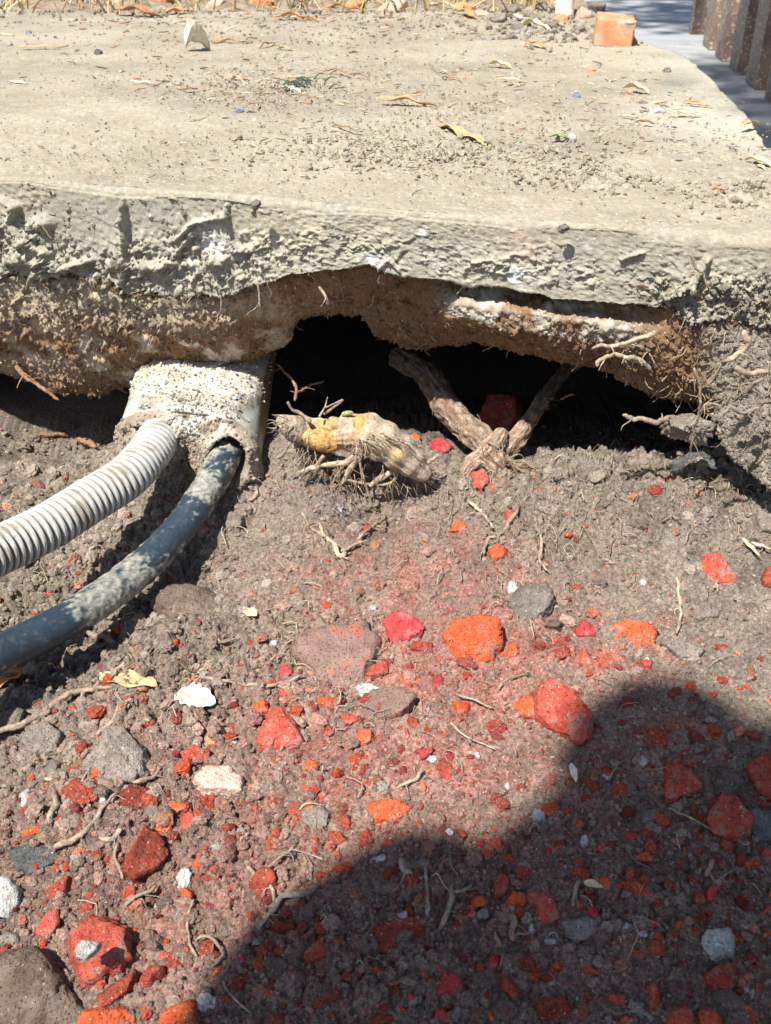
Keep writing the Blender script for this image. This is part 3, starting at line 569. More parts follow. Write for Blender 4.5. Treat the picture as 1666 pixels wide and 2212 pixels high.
# mid-sized pieces given only by their box in the picture
MID = [('red','R',[(1040,1385,1070,1425),(890,1385,935,1412),(1093,1390,1122,1422),(1195,1398,1232,1430),(1250,1400,1280,1440),(1385,1420,1410,1440),(865,1455,905,1480),(950,1660,1005,1690),(965,1510,1010,1545),(880,1545,905,1570),(865,1570,890,1598),(898,1605,935,1640),(770,1578,805,1612),(700,1568,722,1590),(660,1640,685,1668),(640,1588,665,1612),(655,1530,680,1560),(600,1440,630,1462),(690,1500,730,1530),(740,1540,770,1565),(550,1515,580,1540),(490,1560,520,1590),(520,1530,545,1552),(135,1520,165,1540),(360,1730,402,1752),(390,1755,425,1797),(340,1778,370,1798),(155,1760,180,1780),(122,1668,150,1690),(275,1665,300,1688),(600,1762,630,1790),(545,1740,570,1758),(655,1695,680,1712),(770,1795,808,1835),(830,1810,860,1830),(430,1950,470,1975),(345,1985,372,2010),(370,2045,395,2070),(455,2080,475,2105),(430,2030,465,2075),(335,2050,370,2072),(505,2060,540,2085),(275,2000,300,2030)],'sun'),
 ('red','S',[(1175,1735,1208,1765),(1180,1740,1205,1775),(1240,1770,1262,1790),(1300,1655,1330,1680),(1055,1812,1090,1850),(1165,1830,1190,1850),(1190,1815,1215,1838),(1235,1850,1260,1875),(1050,1830,1070,1850),(980,1790,1005,1815),(1290,1820,1310,1840),(1350,1795,1380,1820),(1380,1840,1412,1862),(1325,1850,1350,1875),(1290,1895,1320,1925),(1240,1900,1262,1930),(1235,1940,1260,1965),(1270,1960,1292,1985),(1020,1935,1050,1960),(1005,1955,1030,1985),(1060,1990,1100,2015),(975,1985,1005,2010),(1500,1925,1525,1955),(1560,1760,1580,1780),(1610,1855,1640,1880),(1645,1835,1670,1865),(1460,1990,1485,2008),(1575,2005,1610,2035),(1355,2050,1400,2075),(1050,2065,1080,2090),(910,2110,935,2130),(880,2140,905,2165),(1245,2055,1270,2075),(700,1995,730,2020),(745,2010,775,2035),(610,2040,640,2065),(560,2135,590,2160),(470,2150,500,2175),(690,2180,725,2205),(640,2165,665,2185),(770,2170,800,2195),(940,2175,965,2212),(1050,2180,1075,2205),(1340,2195,1370,2215),(1590,2170,1625,2200),(1630,2080,1660,2110),(1640,1950,1670,1980),(1400,1985,1425,2005),(1190,2080,1215,2100),(835,2105,865,2130),(800,2090,825,2110),(560,2030,585,2050),(735,2100,760,2122)],'shade'),
 ('white','W',[(555,1781,605,1805),(472,1816,525,1855),(380,1875,415,1917),(210,1704,235,1755),(582,1750,640,1770),(395,2140,465,2185),(525,1547,567,1575),(492,1593,517,1618),(333,1969,352,1986),(240,1690,262,1702),(1005,1621,1035,1641),(1185,1633,1205,1653),(925,1630,945,1648),(1380,1250,1400,1268),(1390,1420,1405,1435),(790,1842,830,1865),(797,1307,815,1320),(583,1380,600,1398),(520,1310,540,1325)],'sun'),
 ('white','X',[(1153,1744,1178,1776),(1255,1804,1272,1831),(1345,1994,1373,2031),(1375,2006,1398,2029),(1178,2026,1210,2041),(853,1969,905,1990),(1143,1995,1156,2015),(1208,1660,1225,1680),(1455,1670,1475,1690),(1505,1985,1525,2005),(1500,2015,1520,2035),(1380,1635,1400,1655),(1300,1665,1320,1685),(1620,2130,1640,2160),(670,2130,690,2180),(1175,1875,1195,1890),(960,1790,980,1805),(1090,1690,1105,1705)],'shade'),
 ('grey','G',[(0,1530,55,1575),(430,1520,480,1548),(300,1560,345,1590),(95,1645,130,1670),(215,1745,260,1780),(340,1640,385,1672),(450,1750,490,1785),(510,1720,550,1745),(560,1690,600,1720),(180,1800,215,1840),(220,1790,250,1830),(370,2040,410,2070),(235,1970,262,1990),(310,1740,350,1775),(480,1850,520,1880),(360,1960,420,1995),(600,1830,640,1855),(700,1800,745,1830),(555,1890,560,1895),(470,1990,520,2030),(1220,1980,1285,2030),(1460,2030,1515,2065),(1600,2060,1640,2085),(1030,1960,1060,1985),(1060,2150,1115,2205),(960,2165,1010,2205),(1540,2140,1600,2185),(800,2190,850,2215),(1380,1750,1430,1785),(1620,1700,1660,1730),(1490,1600,1530,1630),(1580,1600,1620,1640),(1170,2100,1210,2120),(600,2110,650,2140),(530,2060,560,2085),(1650,1570,1680,1600),(1600,1300,1640,1325),(1540,1390,1570,1410),(1460,1440,1490,1460),(480,1330,520,1350),(620,1290,660,1310),(1180,1340,1215,1365)],'both')]
MARKS = [('the bright orange stone', 1020, 1385), ('the flat crimson stone', 872, 1350), ('the dusty triangular slab', 720, 1430), ('the big red stone on the shadow edge', 1215, 1540), ('the lumpy red stone', 610, 1580), ('the tan pebble', 475, 1690),
 ('the ochre stone', 467, 1592), ('the bleached leaf', 425, 1520), ('the broad tan leaf', 280, 1482), ('the dark red peaked stone', 310, 1850), ('the largest red block', 215, 2040), ('the big brown boulder', 80, 2130), ('the angular dark grey stone', 75, 1860),
 ('the oval orange stone', 838, 1755), ('the thick grey twig', 630, 1950), ('the flat dark red flake', 860, 2030), ('the white pumice stone', 1555, 2040), ('the faceted red stone', 1577, 1775), ('the forked shaded twig', 975, 1950), ('the long shaded red stone', 1390, 1925),
 ('the crimson bottom block', 975, 2120), ('the tall narrow bottom stone', 1100, 2140), ('the crimson spotted stone', 1540, 1925), ('the large orange perched stone', 225, 1650), ('the wedge shaped red stone', 1555, 1230), ('the pale grey stone', 1145, 1310), ('the rough shaded red stone', 1180, 1960),
 ('the dusty stone above the gravel', 840, 1520), ('the cut root', 770, 960), ('the forked root', 1060, 980), ('the black hose', 250, 1280), ('the dark clod', 1470, 1405), ('the squarish shaded stone', 690, 2060), ('the broad red stone', 1550, 2115), ('the long dusty root', 570, 1475), ('the dark grey pebble row', 600, 1860)][:-1]
USED = set()
def where(u, v, head):
    ds = sorted(MARKS, key=lambda m: (m[1] - u) ** 2 + (m[2] - v) ** 2)
    def rel(m):
        dx, dy = u - m[1], v - m[2]; s = ''
        if abs(dy) > .45 * abs(dx): s = 'above' if dy < 0 else 'below'
        if abs(dx) > .45 * abs(dy): s = (s + ' ' if s else '') + ('right' if dx > 0 else 'left') + ' of'
        return s
    def far(m): d = math.hypot(u - m[1], v - m[2]); return 'close' if d < 75 else 'a step' if d < 130 else 'well'
    for m in ds[:3]:
        for c_ in (head + ' ' + rel(m) + ' ' + m[0], head + ' ' + far(m) + ' ' + rel(m) + ' ' + m[0]):
            if c_ not in USED: USED.add(c_); return c_
    for i in range(1, 5):
        for j in range(i):
            c_ = head + ' between ' + ds[j][0] + ' and ' + ds[i][0]
            if c_ not in USED and len(c_.split()) <= 16: USED.add(c_); return c_
    USED.add(head); return head + ' ' + rel(ds[0]) + ' ' + ds[0][0]
CW = {'redb': 'orange', 'red': 'red', 'redd': 'dark red', 'crim': 'crimson', 'grey': 'grey', 'brown': 'brown', 'white': 'white'}
LBL = {'R': ('small red stone among the sunlit soil crumbs', 'small red stones in the sun'), 'S': ('small red stone lying in the large shadow', 'small red stones in the shade'),
       'W': ('small white mortar chip in the sunlit soil', 'white mortar chips in the sun'), 'X': ('small white mortar chip in the shaded soil', 'white mortar chips in the shade'),
       'G': ('small grey brown stone bedded in the soil', 'small grey brown stones')}
for mt, key, boxes, zn in MID:
    for i, (a, b, c_, e) in enumerate(boxes):
        m_ = mt
        if mt == 'red': m_ = ['redb', 'red', 'redb', 'redd', 'red', 'crim'][i % 6]
        if mt == 'grey': m_ = ['grey', 'brown', 'redd', 'grey', 'brown'][i % 5]
        gx_, gy_ = (c_ - a) * .12, (e - b) * .12; a -= gx_; c_ += gx_; b -= gy_; e += gy_
        stone([(a, b), (c_, e)], m_, where((a + c_) / 2, (b + e) / 2, 'small ' + CW[m_] + (' chip' if mt == 'white' else ' stone')), cat='chip' if mt == 'white' else 'stone', group=LBL[key][1], thick=.8, rough=.09, name='stone' if mt != 'white' else 'mortar_chip')
# many more tiny ones share a few meshes
shapes = []
for k in range(14):
    P, Fc = rock_unit(3, 300 + k, 9, .09); shapes.append((P, Fc))
small = {}
def small_mesh(k, m_, base):
    if (k, m_) not in small:
        P, Fc = shapes[k]; me = mesh(base, P, Fc); me.materials.append(M[m_]); small[(k, m_)] = me
    return small[(k, m_)]
rg = np.random.default_rng(55); n_ = 0; placed = []
while n_ < 62:
    v = rg.uniform(1390, 2200) if rg.random() < .9 else rg.uniform(1150, 1390); u = rg.uniform(10, 1650)
    if rg.random() > .35 + .65 * (v > 1650): continue
    if any((u - a) ** 2 + (v - b) ** 2 < 24 ** 2 for a, b in placed): continue
    placed.append((u, v)); g = hit(u, v); r = rg.choice([4.5, 6, 7.5, 9.5], p=[.35, .35, .2, .1]); d = np.linalg.norm(g - np.array([0, 0, H]))
    shade = (v > 1520 + abs(u - 1450) * .55 * (u < 1450)) and u > 430
    m_ = rg.choice(['redb', 'red', 'redd', 'crim'], p=[.35, .35, .2, .1])
    me = small_mesh(int(rg.integers(14)), m_, 'stone'); key = 'S' if shade else 'R'
    o = finish('stone', me, None, label=where(u, v, 'tiny ' + CW[m_] + ' stone'), cat='stone', group=LBL[key][1].replace('small', 'tiny'))
    s_ = r * 1.35 * d / F; o.scale = (s_ * rg.uniform(.8, 1.3), s_ * rg.uniform(.8, 1.2), s_ * rg.uniform(.6, 1)); o.rotation_euler = rg.uniform(0, 6.28, 3)
    g[2] = float(soil_z(g[0], g[1])) + s_ * .25; o.location = g; n_ += 1

# ------------------------------------------------------------------ crumbs (nobody could count them)
def crumbs(name, P, r, colr, seed, lvl=1, squash=.8, mat='crumb', smooth=False):
    V, Fc = ico(lvl); n = len(P); rg = np.random.default_rng(seed)
    q = rg.normal(size=(n, 4)); q /= np.linalg.norm(q, axis=1, keepdims=True); a, b, c_, d = q.T
    Rm = np.stack([1 - 2 * (c_ * c_ + d * d), 2 * (b * c_ - a * d), 2 * (b * d + a * c_), 2 * (b * c_ + a * d), 1 - 2 * (b * b + d * d), 2 * (c_ * d - a * b), 2 * (b * d - a * c_), 2 * (c_ * d + a * b), 1 - 2 * (b * b + c_ * c_)], 1).reshape(n, 3, 3)
    S_ = rg.uniform(.55, 1.3, (n, 1, 3)); J = rg.uniform(.60, 1.30, (n, len(V), 1)) if lvl < 3 else 1 + .5 * fbm((V[None] * 1.6 + rg.uniform(0, 40, (n, 1, 3))).reshape(-1, 3), 1.6, 4, 5).reshape(n, len(V), 1) + .05 * rg.normal(size=(n, len(V), 1))
    W = np.einsum('nij,nkj->nki', Rm, V[None] * S_ * J) * r[:, None, None]
    W[..., 2] *= squash; W += P[:, None, :]
    Fa = (Fc[None] + (np.arange(n) * len(V))[:, None, None]).reshape(-1, 3)
    cl = np.repeat(colr, len(V), axis=0)
    return finish(name, mesh(name, W.reshape(-1, 3), Fa, cl, smooth), M[mat], kind='stuff')
def soil_points(n, seed, dens, vmin=940):
    rg = np.random.default_rng(seed); out = []; k = 0
    while k < n:
        wide = rg.random(n * 2) < .16; u = np.where(wide, rg.uniform(-420, 2080, n * 2), rg.uniform(-60, 1726, n * 2)); v = np.where(wide, rg.uniform(vmin, 2560, n * 2), rg.uniform(vmin, 2260, n * 2)); keep = rg.random(n * 2) < dens(u, v); u, v = u[keep], v[keep]
        a = (u - 833) / F; b = (1106 - v) / F; d = np.stack([a, ct + b * st, -st + b * ct], 1)
        z = np.full(len(u), -.29)
        for _ in range(8): t = (z - H) / d[:, 2]; z = .5 * z + .5 * base_z(d[:, 0] * t, d[:, 1] * t)
        t = (z - H) / d[:, 2]; x, y = d[:, 0] * t, d[:, 1] * t
        out.append(np.stack([x, y, soil_z(x, y), u, v, d[:, 1] * 0 + t], 1)); k += len(u)
    return np.vstack(out)[:n]
def dens_all(u, v): return np.clip(.55 + .45 * sm(1500, 1900, v) + .3 * (u < 500) - .4 * blob(u, v, 900, 1230, 240, 100), .1, 1)
def crumb_set(name, n, seed, smin, smax, lvl, mode):
    q = soil_points(n, seed, (lambda u, v: np.clip(.12 + .8 * blob(u, v, 250, 1250, 380, 260) + .7 * blob(u, v, 1350, 1050, 330, 90) + .4 * blob(u, v, 200, 1750, 350, 350) + .2 * (v > 1700), 0, 1)) if name == 'soil_clods' else dens_all if mode != 'red' else (lambda u, v: np.clip(.10 + .5 * sm(1300, 1600, v) + .4 * blob(u, v, 1000, 1450, 420, 180), 0, 1)), 930 if mode != 'red' else 1000)
    rg = np.random.default_rng(seed + 1); pw = rg.random(n) ** 2.2; r = (smin + (smax - smin) * pw) * q[:, 5] / F
    P = q[:, :3].copy(); P[:, 2] += r * (.25 if lvl < 3 else .0)
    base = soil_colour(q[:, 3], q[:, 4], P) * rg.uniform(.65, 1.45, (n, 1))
    if mode == 'red':
        pal = np.array([[.52, .095, .045], [.42, .09, .055], [.28, .075, .055], [.38, .06, .06], [.36, .17, .11]]); base = pal[rg.choice(5, n, p=[.22, .3, .25, .06, .17])] * rg.uniform(.7, 1.15, (n, 1))
    elif mode == 'white':
        base = np.tile([.62, .59, .55], (n, 1)) * rg.uniform(.6, 1.2, (n, 1))
    else:
        pick = rg.random(n); base[pick < .05] = np.array([.38, .33, .27]); base[(pick > .05) & (pick < .10)] *= np.array([1.6, .9, .8])
    crumbs(name, P, r, base, seed + 2, lvl)
crumb_set('soil_crumbs', 24000, 500, 1.6, 6.5, 1, 'soil')
crumb_set('soil_clods', 3400, 510, 4, 17, 3, 'soil')
crumb_set('red_gravel', 5200, 520, 1.5, 5.0, 1, 'red')
crumb_set('red_pebbles', 900, 525, 5, 19, 3, 'red')
crumb_set('white_grit', 3600, 530, .8, 2.4, 1, 'white')
# crumbs lying on the pavement top and stuck in the rotten underside and right bank
def top_crumbs(name, specs, seed):
    rg = np.random.default_rng(seed); Ps = []; rs = []; cs_ = []
    for (u0, v0, su_, sv_, n, s0, s1, cl) in specs:
        u = rg.normal(u0, su_, n); v = np.clip(rg.normal(v0, sv_, n), 26, 480)
        for a, b in zip(u, v):
            p = atz(a, b, 0)
            if p[1] < .862 - .295 * p[0] + .006 or p[0] > .46 or p[1] > 2.5: continue
            s_ = rg.uniform(s0, s1) * np.linalg.norm(p) / F; p[2] = s_ * .3 + .0005; Ps.append(p); rs.append(s_); cs_.append(np.array(cl) * rg.uniform(.8, 1.25))
    crumbs(name, np.array(Ps), np.array(rs), np.array(cs_), seed, 1)
sandc = (.40, .345, .26)
top_crumbs('pavement_grit', [(850, 250, 500, 130, 2600, .8, 2.4, sandc), (900, 335, 230, 24, 800, 1, 5, sandc), (900, 335, 230, 20, 90, 5, 10, sandc), (1290, 385, 110, 20, 420, 1, 5, sandc), (1290, 385, 110, 14, 40, 5, 11, sandc), (1590, 415, 80, 25, 360, 1, 6, sandc), (1590, 415, 80, 20, 30, 6, 12, sandc), (560, 190, 110, 24, 350, 1, 3.4, (.32, .27, .21)),
   (500, 140, 400, 70, 400, .8, 2.2, (.3, .25, .2)), (960, 255, 150, 30, 350, 1, 3.6, (.36, .30, .23)), (1500, 340, 120, 30, 250, 1, 4, sandc), (850, 60, 480, 34, 900, 1, 3.6, (.34, .29, .22)), (500, 30, 400, 14, 300, 2, 5, (.30, .25, .19)), (1200, 120, 250, 60, 150, 1, 3, (.62, .58, .5)), (300, 330, 250, 60, 200, 1, 3, (.3, .25, .19)), (1160, 60, 90, 22, 160, 4, 9, (.33, .29, .24))], 600)
rg = np.random.default_rng(610)
ok = np.zeros((nr, nc)); zr = np.repeat(zone[:, None], nc, 1); SU, SVv = proj(SG[..., 0], SG[..., 1], SG[..., 2])
ok = ((zr >= 3) & (zr <= 6)) * .8 + (zr == 2) * (1.2 * sm(1380, 1480, SU) * sm(560, 640, SVv) + .5 * sm(540, 620, SVv) * sm(620, 420, SU) + .4 * blob(SU, SVv, 60, 500, 120, 90) + .5 * blob(SU, SVv, 420, 520, 100, 70)) + ((zr >= 4) & (zr <= 6)) * sm(1450, 1560, SU) * 2.0
ok = np.where((SU > -60) & (SU < 1730) & (SG[..., 0] > -.45), ok, 0)
pr = ok.ravel() / ok.sum(); pr = pr * (1 - .85 * blob(SU.ravel(), SVv.ravel(), 550, 710, 560, 110)); pr /= pr.sum(); ix = rg.choice(len(pr), 9500, p=pr)
Pq = SG.reshape(-1, 3)[ix].copy(); Nq = SN.reshape(-1, 3)[ix]; rq = (.0006 + .0030 * rg.random(len(ix)) ** 2.6); Pq += Nq * rq[:, None] * .3 + rg.normal(0, .0004, Pq.shape)
crumbs('rubble_crumbs', Pq, rq, SC.reshape(-1, 3)[ix] * rg.uniform(.8, 1.15, (len(ix), 1)), 611, 1, 1.0)

# ------------------------------------------------------------------ tubes: roots, twigs, conduits
def spline(P, n):
    P = np.asarray(P, float); k = len(P)
    if k == 2: t = np.linspace(0, 1, n)[:, None]; return P[0] * (1 - t) + P[1] * t
    Q = np.vstack([2 * P[0] - P[1], P, 2 * P[-1] - P[-2]]); s = np.linspace(0, k - 1 - 1e-6, n); i = s.astype(int); f = (s - i)[:, None]
    a, b, c_, d = Q[i], Q[i + 1], Q[i + 2], Q[i + 3]
    return .5 * ((2 * b) + (c_ - a) * f + (2 * a - 5 * b + 4 * c_ - d) * f ** 2 + (3 * b - 3 * c_ + d - a) * f ** 3)
def tube_arrays(P, rad, sides=8, jit=.0, seed=0, cap=True):
    P = np.asarray(P, float); n = len(P); T = np.gradient(P, axis=0); T /= np.maximum(np.linalg.norm(T, axis=1, keepdims=True), 1e-9)
    up = np.array([0, 0, 1.]) if abs(T[0, 2]) < .9 else np.array([1., 0, 0]); Nn_ = [np.cross(T[0], up)]; Nn_[0] /= np.linalg.norm(Nn_[0])
    for i in range(1, n):
        v = Nn_[-1] - T[i] * (Nn_[-1] @ T[i]); Nn_.append(v / np.linalg.norm(v))
    Nn_ = np.array(Nn_); B = np.cross(T, Nn_); a = np.linspace(0, 2 * math.pi, sides, endpoint=False)
    rad = np.broadcast_to(rad, (n,)).copy()
    dirs = Nn_[:, None] * np.cos(a)[None, :, None] + B[:, None] * np.sin(a)[None, :, None]
    rr = rad[:, None] * np.ones((n, sides))
    if jit:
        sl_ = np.concatenate([[0], np.cumsum(np.linalg.norm(np.diff(P, axis=0), axis=1))]) / max(rad.mean(), 1e-4); gq = np.stack([np.cos(a)[None] * 2.2 + 0 * sl_[:, None], np.sin(a)[None] * 2.2 + 0 * sl_[:, None], sl_[:, None] * .22 + 0 * a[None]], 2).reshape(-1, 3)
        rr *= 1 + min(.9 * jit, .42) * fbm(gq + seed % 50, 1.3, 3, seed % 77).reshape(n, sides)
    if jit:
        q = (P[:, None] + dirs * rad[:, None, None]).reshape(-1, 3)
        rr *= 1 + jit * fbm(q, .35 / max(rad.mean(), .0004), 3, seed % 90).reshape(n, sides) * 1.6
    V = (P[:, None] + dirs * rr[..., None]).reshape(-1, 3)
    i = np.arange(n - 1)[:, None] * sides; j = np.arange(sides)[None]; j2 = (j + 1) % sides
    Fq = np.stack([i + j, i + j2, i + sides + j2, i + sides + j], -1).reshape(-1, 4)
    if cap:
        V = np.vstack([V, P[0] - T[0] * rad[0] * .3, P[-1] + T[-1] * rad[-1] * .3]); k = n * sides; jj = np.arange(sides); j2 = (jj + 1) % sides
        Fq = np.vstack([Fq, np.stack([j2, jj, jj * 0 + k, jj * 0 + k], 1), np.stack([(n - 1) * sides + jj, (n - 1) * sides + j2, jj * 0 + k + 1, jj * 0 + k + 1], 1)])
    return V, Fq, dirs
def qmesh(name, V, Fq, col=None, smooth=True):     # quads, caps are triangles written as degenerate quads
    tri = Fq[:, 2] == Fq[:, 3]; me = bpy.data.meshes.new(name)
    fl = [tuple(f[:3]) if t else tuple(f) for f, t in zip(Fq.tolist(), tri)]
    me.from_pydata(V.tolist(), [], fl); me.polygons.foreach_set('use_smooth', np.full(len(fl), smooth))
    if col is not None:
        a = me.color_attributes.new('Col', 'FLOAT_COLOR', 'POINT'); a.data.foreach_set('color', np.hstack([np.clip(col, 0, 1), np.ones((len(V), 1))]).astype(np.float32).ravel())
    return me
BARK = {'pale': ((.42, .32, .23), (.27, .20, .145)), 'brown': ((.36, .27, .19), (.22, .16, .115)), 'rust': ((.42, .22, .11), (.24, .13, .08)), 'grey': ((.36, .31, .25), (.24, .20, .165)), 'yellow': ((.66, .48, .25), (.50, .35, .18)), 'cream': ((.55, .45, .32), (.36, .28, .20)), 'dark': ((.17, .12, .08), (.10, .075, .055))}
def bark_col(V, kind, seed):
    a, b = BARK[kind]; k = sm(-.25, .25, fbm(V, 140, 4, seed % 80))[:, None]; c_ = np.array(a) * k + np.array(b) * (1 - k); d_ = sm(.0, .25, fbm(V, 260, 4, seed % 47))[:, None] * .75; return c_ * (1 - d_) + np.array([.25, .20, .165]) * d_
def twig(pts, w0, w1, label, kind='pale', cat='root', name='root', parent=None, jit=.35, h=None, group=None, side=8, wig=.0):
    """pts (u, v, height over soil) or (u, v, None, depth y)"""
    P = []
    for q in pts:
        P.append(at(q[0], q[1], q[3]) if len(q) == 4 else hit(q[0], q[1], q[2] if len(q) > 2 else (h if h is not None else .002)))
    P = np.array(P); L = np.linalg.norm(np.diff(P, axis=0), axis=1).sum(); n = int(np.clip(L / .0022, 8, 110)); Q = spline(P, n)
    sd_ = int(abs(pts[0][0]) * 3 + pts[0][1])
    if wig: Q = Q + wig * np.stack([fbm(Q, 90, 3, sd_ % 70), fbm(Q, 90, 3, 3), fbm(Q, 90, 3, 5)], 1)
    dm = np.linalg.norm(P.mean(0) - np.array([0, 0, H])); r = np.linspace(w0, w1, n) * .5 * (.92 - .014 * max(w0, w1)) * dm / F
    r = r * np.clip(np.minimum(np.linspace(0, 9, n), np.linspace(9, 0, n)) + .45, 0, 1) * (1 + .16 * fbm(np.stack([np.arange(n) * .33, np.arange(n) * 0., np.arange(n) * 0. + sd_], 1), 1, 3, 7))
    Q = Q + np.minimum(r.mean() * 1.5, .0030) * np.stack([fbm(Q, 170, 3, sd_ % 61), fbm(Q, 170, 3, 13), fbm(Q, 170, 3, 15)], 1)
    V, Fq, _ = tube_arrays(Q, r, 12, jit * .7, sd_)
    o0 = Q[0].copy()
    o = finish(name, qmesh(name, V - o0, Fq, bark_col(V, kind, sd_)), M['wood'], None, label, cat, group)
    o.location = o0; rq_ = np.random.default_rng(sd_)
    for b_ in range(min(5, int(L / .011))):
        i_ = rq_.integers(2, n - 2); T_q = Q[i_ + 1] - Q[i_ - 1]; T_q /= np.linalg.norm(T_q) + 1e-9; d_ = rq_.normal(size=3) * [1, 1, .25] + T_q * .6; d_ /= np.linalg.norm(d_); l_ = rq_.uniform(.004, .014)
        q_ = [Q[i_]]; 
        for z_ in range(4): d_ = d_ + rq_.normal(0, .35, 3) * [1, 1, .3] + [0, 0, -.12]; d_ /= np.linalg.norm(d_); q_.append(q_[-1] + d_ * l_ / 3)
        r0_ = float(np.clip(r[i_] * .4, .0003, .0011)); Vb, Fb, _ = tube_arrays(spline(q_, 12), np.linspace(r0_, r0_ * .35, 12), 6, .2, b_)
        finish('rootlet', qmesh('rootlet', Vb - o0, Fb, bark_col(Vb, kind, sd_ + b_)), M['wood'], o)
    return o

# ------------------------------------------------------------------ duct end with its mortar plug
M['duct'] = vmat('dusty_grey_pvc', .15, (200, .0004), (900, .0002), rough=.55, spec=.4)
M['mortar'] = vmat('crumbly_mortar', .22, (320, .0016), (1100, .0008))
root = empty('cable_duct', (-.195, .87, -.29), 'grey duct end packed with white and brown mortar under the pavement', 'duct')
def local(V): return V - np.array([-.195, .87, -.29])
cx0, cz0, hw, hh_ = -.197, -.2485, .0735, .0475
def sup(a, w_, h_, e=2.7):
    c_, s_ = math.cos(a), math.sin(a); r = (abs(c_ / w_) ** e + abs(s_ / h_) ** e) ** (-1 / e); return c_ * r, s_ * r
def duct_ring(y, k, sides=200, tilt=0.0):
    out = []
    for a in np.linspace(0, 2 * math.pi, sides, endpoint=False):
        x, z = sup(a, hw + k, hh_ + k); out.append((cx0 + x + (y - .868) * -.02, y - .20 * x + .0 * z, cz0 + z + .10 * (y - .868)))
    return np.array(out)
ys = np.concatenate([np.linspace(1.12, .90, 60), np.linspace(.899, .873, 22)])
Vr = [duct_ring(y, 0) for y in ys] + [duct_ring(.871, -.001), duct_ring(.871, -.0045), duct_ring(.900, -.0045)]
V = np.vstack(Vr); ns = 200; nn = len(Vr)
i = np.arange(nn - 1)[:, None] * ns; j = np.arange(ns)[None]; j2 = (j + 1) % ns
Fq = np.stack([i + j, i + ns + j, i + ns + j2, i + j2], -1).reshape(-1, 4)
u, v = proj(V[:, 0], V[:, 1], V[:, 2]); up = V[:, 2] > cz0 + .02
mk = up * np.clip(sm(905, 860, v + 60 * fbm(V, 50, 4, 2) - 60 * blob(u, v, 440, 900, 80, 90) + 30 * blob(u, v, 290, 870, 60, 40) + 20 * blob(u, v, 560, 880, 30, 40)), 0, 1)
mk2 = np.clip(mk + up * sm(-.0, .3, fbm(V, 150, 3, 4)) * .15, 0, 1)
V = V + np.array([0, 0, 1.]) * (mk * (.0035 + .0035 * np.clip(1.1 - worley(V, 330, 5)[0], 0, 1)))[:, None]
gcol = np.array([.42, .43, .40]) * (1 + .15 * fbm(V, 40, 3, 6)[:, None]); wc = np.array([.56, .51, .43]) * (1 + .9 * fbm(V, 90, 5, 7)[:, None]); bc = np.array([.20, .13, .08])
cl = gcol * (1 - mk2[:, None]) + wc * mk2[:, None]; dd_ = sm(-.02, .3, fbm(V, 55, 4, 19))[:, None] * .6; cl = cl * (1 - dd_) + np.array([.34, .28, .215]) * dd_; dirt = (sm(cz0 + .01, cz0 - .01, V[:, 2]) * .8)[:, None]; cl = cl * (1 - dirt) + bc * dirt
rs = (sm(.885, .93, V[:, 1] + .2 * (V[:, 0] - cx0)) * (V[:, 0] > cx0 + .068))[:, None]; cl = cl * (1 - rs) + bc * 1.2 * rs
finish('duct_shell', mesh('duct_shell', local(V), Fq, cl), M['duct'], root)
# front plug of mortar: a bulged disc of the same outline, with the mouth of the hose cut in
hu, hv = 490, 965; cu_, cv_ = 330, 940
nrn, nan = 90, 260; Vp = []; 
for k_ in range(nrn + 1):
    f = k_ / nrn
    for a in np.linspace(0, 2 * math.pi, nan, endpoint=False):
        x, z = sup(a, (hw + .0022) * f, (hh_ + .0018) * f) if f > 0 else (0, 0)
        Vp.append((cx0 + x, .874 - .20 * x - (.014 + .006 * math.sin(a * 3 + 1)) * math.sqrt(max(0, 1 - f ** 4)) * (1.0 + .6 * (z < 0) * min(1, -z / .03)), cz0 + z))
Vp = np.array(Vp); u, v = proj(Vp[:, 0], Vp[:, 1], Vp[:, 2])
dsp = .010 * fbm(Vp, 45, 4, 11) + .004 * (1 - worley(Vp, 200, 12)[0])
hole = np.sqrt(((u - 492) / 44) ** 2 + ((v - 992) / 48) ** 2); dsp -= .028 * sm(1.02, .82, hole)
dsp += .006 * np.exp(-((hole - 1.2) / .2) ** 2)
slot = np.sqrt(((u - 322) / 42) ** 2 + ((v - 922 - .0012 * (u - 322) ** 2) / 9) ** 2); dsp -= .014 * sm(1.1, .6, slot)
hole2 = np.sqrt(((u - 322) / 52) ** 2 + ((v - 990) / 45) ** 2); dsp += .004 * np.exp(-((hole2 - 1.1) / .25) ** 2)
gap = blob(u, v, 400, 1010, 16, 40); dsp -= .014 * gap
dsp *= sm(1.02, .93, np.repeat(np.linspace(0, 1, nrn + 1), nan)) ** .5; Vp[:, 0] += .0025 * fbm(Vp, 70, 3, 17); Vp[:, 2] += .004 * fbm(Vp, 60, 3, 18) * sm(.7, 1, np.repeat(np.linspace(0, 1, nrn + 1), nan))
Vp[:, 1] -= dsp
n_a = fbm(Vp, 90, 4, 14)[:, None]; mc = np.array([.33, .27, .21]) * (1 + .3 * n_a)
wk = (np.clip(blob(u, v, 440, 905, 70, 40) + .5 * blob(u, v, 560, 960, 20, 60), 0, 1) * sm(-.1, .15, n_a[:, 0]))[:, None]; mc = mc * (1 - wk) + np.array([.66, .64, .58]) * wk
lw = sm(1010, 1080, v)[:, None] * .6; mc = mc * (1 - lw) + np.array([.16, .12, .095]) * lw
i = np.arange(nrn)[:, None] * nan; j = np.arange(nan)[None]; j2 = (j + 1) % nan
Fp = np.stack([i + j, i + j2, i + nan + j2, i + nan + j], -1).reshape(-1, 4)
finish('mortar_plug', mesh('mortar_plug', local(Vp), Fp, mc), M['mortar'], root)
